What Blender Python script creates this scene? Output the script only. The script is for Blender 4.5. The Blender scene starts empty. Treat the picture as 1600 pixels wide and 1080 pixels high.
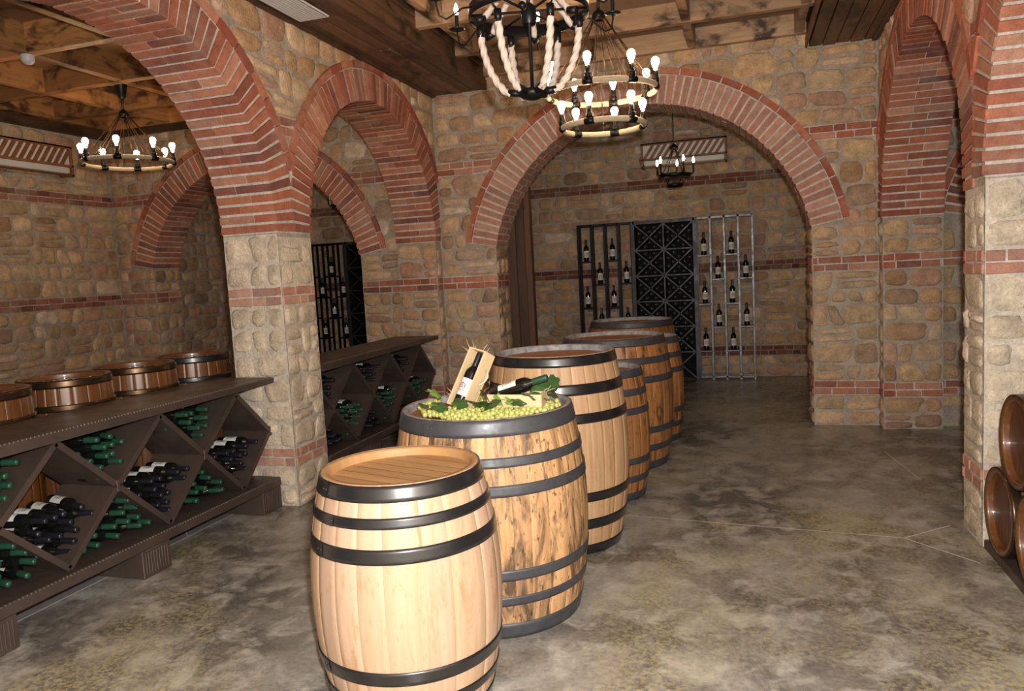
import bpy, math, random
import numpy as np
from mathutils import Matrix, Vector, Euler
PI = math.pi
rng = np.random.default_rng(7)
random.seed(7)
SC = bpy.context.scene
COL = SC.collection

# ------------------------------------------------------------------ materials
def new_mat(name):
    m = bpy.data.materials.new(name); m.use_nodes = True
    nt = m.node_tree; b = nt.nodes['Principled BSDF']
    return m, nt, b
def N(nt, t, **kw):
    n = nt.nodes.new(t)
    for k, v in kw.items():
        if k in n.inputs.keys() and not hasattr(n, k): n.inputs[k].default_value = v
        else:
            try: setattr(n, k, v)
            except Exception: n.inputs[k].default_value = v
    return n
def noise(nt, vec, scale, detail=4, rough=.55, dist=0):
    n = nt.nodes.new('ShaderNodeTexNoise')
    n.inputs['Scale'].default_value = scale; n.inputs['Detail'].default_value = detail
    n.inputs['Roughness'].default_value = rough; n.inputs['Distortion'].default_value = dist
    if vec is not None: nt.links.new(vec, n.inputs['Vector'])
    return n.outputs['Fac']
def ramp(nt, fac, stops):
    r = nt.nodes.new('ShaderNodeValToRGB'); e = r.color_ramp.elements
    while len(e) < len(stops): e.new(.5)
    for i, (p, c) in enumerate(stops):
        e[i].position = p; e[i].color = (c, c, c, 1) if not hasattr(c, '__len__') else (*c, 1)
    nt.links.new(fac, r.inputs['Fac']); return r.outputs['Color']
def mix(nt, fac, a, b, mode='MIX'):
    m = nt.nodes.new('ShaderNodeMix'); m.data_type = 'RGBA'; m.blend_type = mode
    def put(sock, v):
        if isinstance(v, bpy.types.NodeSocket): nt.links.new(v, sock)
        elif hasattr(v, '__len__'): sock.default_value = (*v, 1) if len(v) == 3 else v
        else: sock.default_value = v
    put(m.inputs[0], fac); put(m.inputs[6], a); put(m.inputs[7], b)
    return m.outputs[2]
def bump(nt, b, h, strength, dist):
    n = nt.nodes.new('ShaderNodeBump'); n.inputs['Strength'].default_value = strength
    n.inputs['Distance'].default_value = dist
    nt.links.new(h, n.inputs['Height']); nt.links.new(n.outputs['Normal'], b.inputs['Normal'])
def objco(nt, scale=(1, 1, 1), kind='Object', seed=0.0):
    t = nt.nodes.new('ShaderNodeTexCoord'); m = nt.nodes.new('ShaderNodeMapping')
    m.inputs['Scale'].default_value = scale; m.inputs['Location'].default_value = (seed, seed*.7, seed*1.3)
    nt.links.new(t.outputs[kind], m.inputs['Vector']); return m.outputs['Vector']
def vcol(nt):
    a = nt.nodes.new('ShaderNodeAttribute'); a.attribute_name = 'Col'; return a.outputs['Color']

def mat_masonry(name, lo, hi, bstr=.6, sc=9, stain=.0):
    m, nt, b = new_mat(name); co = objco(nt)
    n1 = noise(nt, co, sc, 5, .65); n2 = noise(nt, co, sc*7, 3, .6)
    c = mix(nt, 1.0, vcol(nt), ramp(nt, n1, [(.3, lo), (.7, hi)]), 'MULTIPLY')
    c = mix(nt, 1.0, c, ramp(nt, n2, [(.3, .82), (.7, 1.12)]), 'MULTIPLY')
    n3 = noise(nt, co, 2.3, 6, .7)
    c = mix(nt, ramp(nt, n3, [(.5, 0.0), (.72, .42)]), c, (.50, .42, .34))
    nt.links.new(c, b.inputs['Base Color']); b.inputs['Roughness'].default_value = .9
    b.inputs['Specular IOR Level'].default_value = .25
    s = nt.nodes.new('ShaderNodeMath'); s.operation = 'ADD'
    nt.links.new(n1, s.inputs[0]); nt.links.new(n2, s.inputs[1])
    bump(nt, b, s.outputs[0], bstr, .012)
    return m
M = {}
M['stone'] = mat_masonry('sandstone', .62, 1.18, .9)
M['brick'] = mat_masonry('red_brick', .75, 1.15, .5, 14)
M['mortar'] = mat_masonry('lime_mortar', .75, 1.2, .9, 7)

def mat_wood(name, a, bcol, grain=(3, 40, 40), rough=.6, burn=0.0, burncol=(.03, .018, .01), seed=0, coat=0, kind='Object', usecol=True, gmix=1.0):
    m, nt, b = new_mat(name)
    co = objco(nt, grain, kind, seed); co2 = objco(nt, tuple(2.0 if g < 5 else 3.6 for g in grain), kind, seed+3)
    g = noise(nt, co, 1, 6, .65, .8)
    c = mix(nt, ramp(nt, g, [(.5-.2/gmix, 0.0), (.5+.2/gmix, 1.0)]), a, bcol)
    if usecol: c = mix(nt, 1.0, c, vcol(nt), 'MULTIPLY')
    if burn:
        n = noise(nt, co2, 1.3, 5, .6, .5)
        c = mix(nt, ramp(nt, n, [(.66-burn*.4, 0.0), (.74-burn*.3, .93)]), c, burncol)
    nt.links.new(c, b.inputs['Base Color']); b.inputs['Roughness'].default_value = rough
    b.inputs['Coat Weight'].default_value = coat; b.inputs['Coat Roughness'].default_value = .12
    bump(nt, b, g, .35, .004)
    return m
M['beam'] = mat_wood('burnt_beam_planks', (.20, .10, .052), (.085, .045, .026), (30, 2.2, 30), .55, .35, seed=1)
M['joist_y'] = mat_wood('scorched_joist_lengthwise', (.52, .25, .09), (.34, .155, .055), (30, 1.6, 30), .5, .42, seed=2)
M['joist_x'] = mat_wood('scorched_joist_crosswise', (.52, .25, .09), (.34, .155, .055), (1.6, 30, 30), .5, .42, seed=5)
M['joist_y2'] = mat_wood('pale_joist_lengthwise', (.46, .30, .18), (.30, .185, .105), (30, 1.6, 30), .5, .36, seed=22)  # both pale joist woods: flash light and wear put into the colour
M['joist_x2'] = mat_wood('pale_joist_crosswise', (.46, .30, .18), (.30, .185, .105), (1.6, 30, 30), .5, .36, seed=25)
M['panel2'] = mat_wood('grey_brown_board', (.25, .165, .11), (.21, .135, .09), (1.5, 1.5, 1.5), .7)
M['panel'] = mat_wood('ceiling_board', (.30, .165, .08), (.26, .14, .068), (1.5, 1.5, 1.5), .7)
M['post'] = mat_wood('old_plank', (.11, .055, .032), (.05, .027, .017), (34, 34, 1.6), .6, .2, seed=8)
M['pine'] = mat_wood('crate_pine', (.78, .60, .36), (.68, .49, .27), (22, 22, 2.4), .6, seed=4)
M['acwood'] = mat_wood('grille_wood', (.30, .12, .05), (.16, .065, .03), (12, 12, 20), .5)

def mat_barrel(name, a, bcol, stain, staincol, seed, rough=.5, coat=0.0, speck=0.0):
    m, nt, b = new_mat(name)
    co = objco(nt, (55, 3.0, 1), 'UV', seed)
    g = noise(nt, co, 1, 6, .6, .5)
    c = mix(nt, ramp(nt, g, [(.33, 0.0), (.68, 1.0)]), a, bcol)
    c = mix(nt, 1.0, c, vcol(nt), 'MULTIPLY')
    co2 = objco(nt, (9, 2.2, 1), 'UV', seed+5)
    n2 = noise(nt, co2, 1, 7, .72, 1.0)
    if stain: c = mix(nt, ramp(nt, n2, [(.62-stain*.19, 0.0), (.70-stain*.12, .85)]), c, staincol)
    if speck:
        co3 = objco(nt, (60, 22, 1), 'UV', seed+9)
        n3 = noise(nt, co3, 1, 3, .5)
        c = mix(nt, ramp(nt, n3, [(.63, 0.0), (.68, speck)]), c, staincol)
    nt.links.new(c, b.inputs['Base Color']); b.inputs['Roughness'].default_value = rough
    b.inputs['Coat Weight'].default_value = coat; b.inputs['Coat Roughness'].default_value = .08
    bump(nt, b, g, .25, .002)
    return m
M['oak_new'] = mat_barrel('new_oak', (.53, .365, .255), (.455, .30, .19), .30, (.40, .22, .10), 1, .42, 0, .35)
M['oak_worn'] = mat_barrel('weathered_oak', (.66, .40, .20), (.50, .265, .11), .88, (.035, .026, .02), 2, .55, 0, .75)
M['oak_mid'] = mat_barrel('aged_oak', (.62, .40, .22), (.50, .29, .135), .22, (.16, .08, .035), 3, .5)
M['oak_dark'] = mat_barrel('dark_oak', (.48, .22, .075), (.33, .135, .042), .62, (.035, .018, .01), 4, .45, .2, .6)
M['oak_orange'] = mat_barrel('orange_oak', (.40, .16, .045), (.28, .10, .028), .25, (.05, .022, .01), 5, .4, .3)
M['oak_varnish'] = mat_barrel('varnished_oak', (.17, .065, .018), (.11, .038, .011), .2, (.03, .012, .006), 6, .35, .9)
M['head_new'] = mat_wood('new_oak_head', (.55, .32, .14), (.42, .225, .09), (3, 26, 3), .5, seed=11)
M['head_dark'] = mat_wood('aged_oak_head', (.40, .17, .055), (.28, .11, .035), (3, 26, 3), .5, seed=12)
M['head_varnish'] = mat_wood('varnished_oak_head', (.13, .05, .022), (.075, .028, .014), (3, 26, 26), .38, seed=13, coat=.5)

def mat_metal(name, c, rough=.35, metallic=.9, c2=None, sc=12, bs=.1):
    m, nt, b = new_mat(name); co = objco(nt)
    n = noise(nt, co, sc, 5, .6)
    nt.links.new(mix(nt, ramp(nt, n, [(.35, 0.0), (.7, 1.0)]), c, c2 or tuple(x*.7 for x in c)), b.inputs['Base Color'])
    b.inputs['Metallic'].default_value = metallic
    nt.links.new(ramp(nt, n, [(.3, rough*.8), (.7, min(1, rough*1.25))]), b.inputs['Roughness'])
    bump(nt, b, n, bs, .002)
    return m
M['hoop_black'] = mat_metal('black_hoop_steel', (.035, .035, .038), .36, .6)
M['hoop_black'].node_tree.nodes['Principled BSDF'].inputs['Coat Weight'].default_value = .9
M['hoop_black'].node_tree.nodes['Principled BSDF'].inputs['Coat Roughness'].default_value = .24
M['hoop_grey'] = mat_metal('grey_hoop_steel', (.105, .11, .122), .5, .45, (.065, .068, .078))
M['hoop_brass'] = mat_metal('dark_bronze_hoop', (.10, .06, .03), .28, .8)
M['rim_grey'] = mat_metal('grey_painted_rim', (.42, .42, .43), .7, 0.0, (.20, .20, .21), 25, .4)
M['rack'] = mat_metal('brown_rack_steel', (.105, .075, .062), .45, .3, (.07, .05, .042), 6, .2)
M['weld'] = mat_metal('weld_bead_steel', (.17, .14, .12), .4, .5)
M['iron'] = mat_metal('black_iron', (.014, .014, .016), .4, .6)
M['iron_flash'] = mat_metal('flash_lit_iron', (.12, .122, .132), .38, .7)  # lighter base colour paints the flash reflection on the right frame
M['iron_worn'] = mat_metal('worn_steel', (.30, .31, .33), .3, .9, (.12, .12, .13), 5)
M['lattice'] = mat_metal('lattice_steel', (.055, .054, .060), .45, .5)
M['copper'] = mat_metal('copper_cord', (.12, .07, .04), .4, .6)

def mat_plain(name, c, rough=.5, metallic=0, spec=.5, **kw):
    m, nt, b = new_mat(name); b.inputs['Base Color'].default_value = (*c, 1)
    b.inputs['Roughness'].default_value = rough; b.inputs['Metallic'].default_value = metallic
    b.inputs['Specular IOR Level'].default_value = spec
    co = objco(nt); n = noise(nt, co, 40, 3)
    nt.links.new(mix(nt, ramp(nt, n, [(.3, 0.0), (.7, 1.0)]), c, tuple(x*.86 for x in c)), b.inputs['Base Color'])
    return m
M['glass_dark'] = mat_plain('dark_bottle_glass', (.007, .008, .007), .07, 0, .6)
M['capsule_dark'] = mat_plain('dark_capsule', (.013, .013, .02), .36)
M['capsule_green'] = mat_plain('green_capsule', (.018, .075, .04), .38)
M['lat_glint'] = mat_plain('glint_grey_bottle', (.10, .09, .10), .3, 0, .8)  # lightened base colour stands in for glints on the lattice bottles
M['plastic_white'] = mat_plain('white_plastic', (.72, .71, .69), .4)
M['vent_shade'] = mat_plain('painted_slot_shade', (.05, .04, .045), .6)  # painted shade: dark strips laid between the vent louvres
M['ac_black'] = mat_plain('black_backing', (.012, .011, .012), .8, 0, .2)
M['straw'] = mat_plain('straw', (.72, .60, .36), .6)
M['cord_white'] = mat_plain('white_cord', (.74, .68, .60), .8)
M['rope'] = mat_plain('pale_rope', (.60, .50, .42), .85)
M['hemp'] = mat_plain('hemp_wrap', (.50, .40, .28), .9)
M['stem'] = mat_plain('grape_stem', (.22, .20, .06), .6)

m, nt, b = new_mat('bottle_label')       # white paper label with a small grey engraving and lines of small print
co = objco(nt, (1, 1, 1), 'UV')
sep = nt.nodes.new('ShaderNodeSeparateXYZ'); nt.links.new(co, sep.inputs[0])
def band(sock, c, w):
    d = nt.nodes.new('ShaderNodeMath'); d.operation = 'COMPARE'
    nt.links.new(sock, d.inputs[0]); d.inputs[1].default_value = c; d.inputs[2].default_value = w; return d.outputs[0]
def mul(a, c):
    d = nt.nodes.new('ShaderNodeMath'); d.operation = 'MULTIPLY'
    nt.links.new(a, d.inputs[0]); nt.links.new(c, d.inputs[1]); return d.outputs[0]
pic = mul(band(sep.outputs[0], .5, .24), band(sep.outputs[1], .55, .17))
nz = ramp(nt, noise(nt, co, 14, 4), [(.45, 0.0), (.55, 1.0)])
l1 = mul(band(sep.outputs[0], .5, .3), band(sep.outputs[1], .29, .025))
l2 = mul(band(sep.outputs[0], .5, .18), band(sep.outputs[1], .2, .018))
nz2 = ramp(nt, noise(nt, objco(nt, (60, 4, 1), 'UV'), 1, 2), [(.45, 0.0), (.5, 1.0)])
c = mix(nt, mul(pic, nz), (.78, .77, .74), (.16, .16, .17))
c = mix(nt, mul(l1, nz2), c, (.12, .12, .13)); c = mix(nt, mul(l2, nz2), c, (.2, .2, .2))
nt.links.new(c, b.inputs['Base Color']); b.inputs['Roughness'].default_value = .6
M['label'] = m

def mat_emit(name, c, s):
    m, nt, b = new_mat(name); b.inputs['Base Color'].default_value = (*c, 1)
    b.inputs['Emission Color'].default_value = (*c, 1); b.inputs['Emission Strength'].default_value = s
    return m
M['bulb'] = mat_emit('glowing_bulb', (1.0, .70, .40), 55)
M['bulb_small'] = mat_emit('glowing_candle_bulb', (1.0, .70, .40), 55)

m, nt, b = new_mat('clear_glass'); b.inputs['Base Color'].default_value = (1, .93, .88, 1)
b.inputs['Transmission Weight'].default_value = 1; b.inputs['Roughness'].default_value = .02; b.inputs['IOR'].default_value = 1.45
M['glass'] = m
m, nt, b = new_mat('green_grape'); co = objco(nt)
nt.links.new(mix(nt, ramp(nt, noise(nt, co, 30, 3), [(.35, 0.0), (.7, 1.0)]), (.50, .56, .13), (.62, .58, .22)), b.inputs['Base Color'])
b.inputs['Roughness'].default_value = .32; b.inputs['Subsurface Weight'].default_value = .25
b.inputs['Subsurface Radius'].default_value = (.01, .01, .004); M['grape'] = m
def mat_leaf(name, a, c2):
    m, nt, b = new_mat(name); co = objco(nt)
    nt.links.new(mix(nt, ramp(nt, noise(nt, co, 25, 4), [(.35, 0.0), (.7, 1.0)]), a, c2), b.inputs['Base Color'])
    b.inputs['Roughness'].default_value = .38; return m
M['leaf'] = mat_leaf('dark_vine_leaf', (.03, .085, .022), (.055, .13, .03))
M['leaf_light'] = mat_leaf('light_vine_leaf', (.12, .26, .03), (.22, .36, .06))

m, nt, b = new_mat('stained_concrete'); co = objco(nt)
n1 = noise(nt, co, 1.1, 7, .66, .6); n2 = noise(nt, co, 4.5, 6, .7, .4); n3 = noise(nt, co, 42, 5, .75); n4 = noise(nt, objco(nt, (1, 1, 1), 'Object', 31), .7, 6, .6, .8)
c = mix(nt, ramp(nt, n1, [(.42, 0.0), (.58, 1.0)]), (.145, .132, .118), (.36, .335, .295))
c = mix(nt, ramp(nt, n2, [(.48, 0.0), (.64, .85)]), c, (.56, .535, .47))
mus = ramp(nt, n4, [(.47, 0.0), (.62, 1.0)]); sp = ramp(nt, n3, [(.45, 0.0), (.56, .85)])
c = mix(nt, mix(nt, 1.0, mus, sp, 'MULTIPLY'), c, (.50, .43, .20))
c = mix(nt, 1.0, c, ramp(nt, n3, [(.3, .72), (.7, 1.22)]), 'MULTIPLY')
nt.links.new(c, b.inputs['Base Color'])
nt.links.new(ramp(nt, n2, [(.3, .17), (.7, .42)]), b.inputs['Roughness'])
b.inputs['Specular IOR Level'].default_value = .55
bump(nt, b, n3, .12, .003); M['floor'] = m
M['joint'] = mat_plain('pale_floor_joint', (.75, .72, .66), .8)
M['floor_pale'] = mat_plain('pale_concrete', (.27, .26, .245), .6)

# ------------------------------------------------------------------ mesh builder
class MB:
    def __init__(s): s.V = []; s.F = []; s.C = []; s.MI = []; s.SM = []; s.UV = []; s.n = 0
    def add(s, verts, faces, col=(1, 1, 1), mi=0, smooth=False, uv=None):
        verts = np.asarray(verts, float).reshape(-1, 3)
        s.V.append(verts); s.C.append(np.tile(np.array(col, float), (len(verts), 1)))
        s.UV.append(np.zeros((len(verts), 2)) if uv is None else np.asarray(uv, float))
        for f in faces: s.F.append([i+s.n for i in f]); s.MI.append(mi); s.SM.append(smooth)
        s.n += len(verts)
    def box(s, a, b, col=(1, 1, 1), mi=0, bev=0, mat=None):
        x0, y0, z0 = [min(p, q) for p, q in zip(a, b)]; x1, y1, z1 = [max(p, q) for p, q in zip(a, b)]
        if bev <= 0:
            v = [(x, y, z) for z in (z0, z1) for y in (y0, y1) for x in (x0, x1)]
            f = [(0, 2, 3, 1), (4, 5, 7, 6), (0, 1, 5, 4), (2, 6, 7, 3), (0, 4, 6, 2), (1, 3, 7, 5)]
        else:
            e = min(bev, (x1-x0)*.45, (y1-y0)*.45, (z1-z0)*.45); v = []; idx = {}
            for i, x in enumerate((x0, x1)):
                for j, y in enumerate((y0, y1)):
                    for k, z in enumerate((z0, z1)):
                        sx, sy, sz = 1-2*i, 1-2*j, 1-2*k
                        for ax, p in (('x', (x, y+sy*e, z+sz*e)), ('y', (x+sx*e, y, z+sz*e)), ('z', (x+sx*e, y+sy*e, z))):
                            idx[(i, j, k, ax)] = len(v); v.append(p)
            f = []
            for i in (0, 1):
                q = [idx[(i, 0, 0, 'x')], idx[(i, 1, 0, 'x')], idx[(i, 1, 1, 'x')], idx[(i, 0, 1, 'x')]]; f.append(q if i else q[::-1])
                q = [idx[(0, i, 0, 'y')], idx[(1, i, 0, 'y')], idx[(1, i, 1, 'y')], idx[(0, i, 1, 'y')]]; f.append(q[::-1] if i else q)
                q = [idx[(0, 0, i, 'z')], idx[(1, 0, i, 'z')], idx[(1, 1, i, 'z')], idx[(0, 1, i, 'z')]]; f.append(q if i else q[::-1])
            for i in (0, 1):
                for j in (0, 1):
                    p = (i+j) % 2 == 0
                    q = [idx[(i, j, 0, 'x')], idx[(i, j, 1, 'x')], idx[(i, j, 1, 'y')], idx[(i, j, 0, 'y')]]; f.append(q if not p else q[::-1])
                    q = [idx[(i, 0, j, 'x')], idx[(i, 1, j, 'x')], idx[(i, 1, j, 'z')], idx[(i, 0, j, 'z')]]; f.append(q[::-1] if not p else q)
                    q = [idx[(0, i, j, 'y')], idx[(1, i, j, 'y')], idx[(1, i, j, 'z')], idx[(0, i, j, 'z')]]; f.append(q if not p else q[::-1])
            for i in (0, 1):
                for j in (0, 1):
                    for k in (0, 1):
                        q = [idx[(i, j, k, a)] for a in 'xyz']; f.append(q if (i+j+k) % 2 else q[::-1])
        v = np.array(v, float)
        if mat is not None: v = np.array([tuple(mat @ Vector(p)) for p in v])
        s.add(v, f, col, mi)
    def tube(s, pts, r, n=8, col=(1, 1, 1), mi=0, cap=True, twist=None, closed=False):
        P = [Vector(p) for p in pts]; L = len(P); R = r if hasattr(r, '__len__') else [r]*L
        V = []; F = []; up = None; acc = 0
        for i, p in enumerate(P):
            if closed: t = (P[(i+1) % L]-P[i-1]).normalized()
            else: t = (P[min(i+1, L-1)]-P[max(i-1, 0)]).normalized()
            if up is None: up = Vector((0, 0, 1)) if abs(t.z) < .9 else Vector((1, 0, 0))
            a = t.cross(up).normalized(); bb = a.cross(t).normalized(); up = bb
            if i: acc += (P[i]-P[i-1]).length
            for k in range(n):
                an = 2*PI*k/n; rr = R[i]
                if twist: rr *= 1+.20*math.cos(3*(an+acc*twist))
                V.append(p+(a*math.cos(an)+bb*math.sin(an))*rr)
        m_ = L if closed else L-1
        for i in range(m_):
            j = (i+1) % L
            for k in range(n): F.append((i*n+k, i*n+(k+1) % n, j*n+(k+1) % n, j*n+k))
        if cap and not closed: F.append(tuple(range(n))[::-1]); F.append(tuple(range((L-1)*n, L*n)))
        s.add([tuple(v) for v in V], F, col, mi, True)
    def lathe(s, prof, n=24, col=(1, 1, 1), mi=0, c=(0, 0, 0), a0=0, a1=2*PI, smooth=True, flip=False):
        full = abs(a1-a0-2*PI) < 1e-6; m_ = n if full else n+1; V = []; F = []
        for r, z in prof:
            for k in range(m_):
                a = a0+(a1-a0)*k/n; V.append((c[0]+r*math.cos(a), c[1]+r*math.sin(a), c[2]+z))
        for i in range(len(prof)-1):
            for k in range(n):
                k2 = (k+1) % m_; q = (i*m_+k, i*m_+k2, (i+1)*m_+k2, (i+1)*m_+k); F.append(q[::-1] if flip else q)
        uv = [(k/n, (z-prof[0][1])/max(1e-6, prof[-1][1]-prof[0][1])) for r, z in prof for k in range(m_)]
        s.add(V, F, col, mi, smooth, uv)
    def build(s, name, mats, parent=None, loc=(0, 0, 0), rot=(0, 0, 0), usecol=True):
        me = bpy.data.meshes.new(name); V = np.concatenate(s.V)
        me.from_pydata(V.tolist(), [], s.F)
        me.polygons.foreach_set('material_index', s.MI); me.polygons.foreach_set('use_smooth', s.SM)
        C = np.concatenate(s.C); ca = me.color_attributes.new('Col', 'FLOAT_COLOR', 'POINT')
        ca.data.foreach_set('color', np.hstack([C, np.ones((len(C), 1))]).ravel())
        U = np.concatenate(s.UV); li = np.empty(len(me.loops), int); me.loops.foreach_get('vertex_index', li)
        uvl = me.uv_layers.new(name='UVMap'); uvl.data.foreach_set('uv', U[li].ravel())
        for m_ in (mats if isinstance(mats, (list, tuple)) else [mats]): me.materials.append(m_)
        me.update()
        o = bpy.data.objects.new(name, me); COL.objects.link(o)
        o.location = loc; o.rotation_euler = rot
        if parent is not None: o.parent = parent
        return o
def tag(o, label, cat, group=None, kind=None):
    if label: o['label'] = label
    if cat: o['category'] = cat
    if group: o['group'] = group
    if kind: o['kind'] = kind
    return o
def struct(o): o['kind'] = 'structure'; return o
def thing(name, label, cat, loc=(0, 0, 0), rot=(0, 0, 0), group=None):
    o = bpy.data.objects.new(name, None); COL.objects.link(o); o.location = loc; o.rotation_euler = rot
    o.empty_display_size = .1
    return tag(o, label, cat, group)
def dup(o, loc, rot, label=None, group=None):
    c = o.copy(); COL.objects.link(c); c.location = loc; c.rotation_euler = rot
    if label: c['label'] = label
    if group: c['group'] = group
    for ch in o.children:
        d = ch.copy(); COL.objects.link(d); d.parent = c
        for g in ch.children:
            e = g.copy(); COL.objects.link(e); e.parent = d
    return c
def purge(o):
    for ch in list(o.children):
        for g in list(ch.children): bpy.data.objects.remove(g)
        bpy.data.objects.remove(ch)
    bpy.data.objects.remove(o)

# ------------------------------------------------------------------ masonry
ST = [(.60, .42, .23), (.66, .48, .28), (.54, .355, .19), (.68, .52, .33), (.60, .38, .25), (.50, .36, .24), (.60, .45, .25), (.40, .27, .17), (.70, .58, .42)]
STW = np.array([.2, .18, .15, .12, .08, .09, .1, .04, .04])
BR = [(.44, .155, .09), (.38, .13, .08), (.50, .20, .12), (.53, .26, .17), (.30, .12, .09), (.46, .18, .11)]
MO = (.44, .37, .30); MOL = (.66, .59, .53)
def scol(pale=0):
    c = np.array(ST[rng.choice(len(ST), p=STW/STW.sum())])*np.array([1.03, .97, 1.0]); c = c*rng.uniform(.78, 1.15)
    return c*(1-pale)+np.array([.80, .69, .53])*pale*rng.uniform(.85, 1.08)  # pale share: whitewash tone plus flash brightness mixed into near pier colour
def bcol():
    c = np.array(BR[rng.integers(len(BR))]); return c*rng.uniform(.82, 1.18)
ZS = 1.94
NA = 16; RH = [0, .45, .75, .92, 1.0]
def stone(mb, P, q, gap, hmax, pal=0):
    """one rubble stone on the quad q (four (u,z) corners, counter-clockwise from lower left)"""
    q = np.array(q, float); c = q.mean(0); w = np.abs(q[1, 0]-q[0, 0]); h = np.abs(q[3, 1]-q[0, 1])
    if w < .03 or h < .025: return
    gx = 1-gap/w; gz = 1-gap/h; p = rng.uniform(3.2, 7)
    an = np.arange(NA)*2*PI/NA+.1; rr = (np.abs(np.cos(an))**p+np.abs(np.sin(an))**p)**(-1/p)*(1+rng.normal(0, .035, NA))
    tx, tz = rng.normal(0, .3, 2)*hmax; V = []
    for R_ in RH:
        k = 1 if R_ == 0 else NA
        for i in range(k):
            s_, t_ = (0, 0) if R_ == 0 else (np.cos(an[i])*rr[i]*R_*gx, np.sin(an[i])*rr[i]*R_*gz)
            s_ = max(-1.05, min(1.05, s_)); t_ = max(-1.05, min(1.05, t_))
            uz = ((1-s_)*(1-t_)*q[0]+(1+s_)*(1-t_)*q[1]+(1+s_)*(1+t_)*q[2]+(1-s_)*(1+t_)*q[3])/4
            hh = hmax*(1-R_**5)+(tx*s_+tz*t_)*(1-R_**3)+(rng.normal(0, .0022) if R_ < 1 else -.006)
            for (cu, zc, Rc) in P.rings:
                if uz[1] > ZS-.01 and math.hypot(uz[0]-cu, uz[1]-zc) < Rc: hh = min(hh, -.004)
            V.append(P(uz[0], uz[1], hh))
    F = [(0, 1+i, 1+(i+1) % NA) for i in range(NA)]
    for r_ in range(3):
        a = 1+r_*NA; b_ = a+NA
        F += [(a+i, b_+i, b_+(i+1) % NA, a+(i+1) % NA) for i in range(NA)]
    if P.flip: F = [f[::-1] for f in F]
    mb.add(V, F, scol(pal), 1, True)
def brick(mb, P, u0, u1, z0, z1, out, depth=.03, col=None):
    j = rng.normal(0, .0018, 4)
    base = [(u0+j[0], z0+j[1]), (u1+j[2], z0+j[3]), (u1+j[2], z1+j[1]), (u0+j[0], z1+j[3])]
    e = .004; c = ((u0+u1)/2, (z0+z1)/2)
    V = [P(u, z, -depth) for u, z in base]+[P.cl(u, z, out-e) for u, z in base]
    V += [P.cl(u+(e if u < c[0] else -e), z+(e if z < c[1] else -e), out) for u, z in base]
    F = [(0, 1, 5, 4), (1, 2, 6, 5), (2, 3, 7, 6), (3, 0, 4, 7), (4, 5, 9, 8), (5, 6, 10, 9), (6, 7, 11, 10), (7, 4, 8, 11), (8, 9, 10, 11)]
    if P.flip: F = [f[::-1] for f in F]
    mb.add(V, F, bcol() if col is None else col, 2)
class Frame:
    def __init__(s, f, flip=False): s.f = f; s.flip = flip; s.rings = []
    def __call__(s, u, z, out=0): return s.f(u, z, out)
    def cl(s, u, z, out=0):
        for (cu, zc, Rc) in s.rings:
            if z > ZS-.01 and math.hypot(u-cu, z-zc) < Rc-.012: out = min(out, -.004)
        return s.f(u, z, out)
BANDS = ((.30, .44), (1.50, 1.64), (2.74, 2.88))
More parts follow.
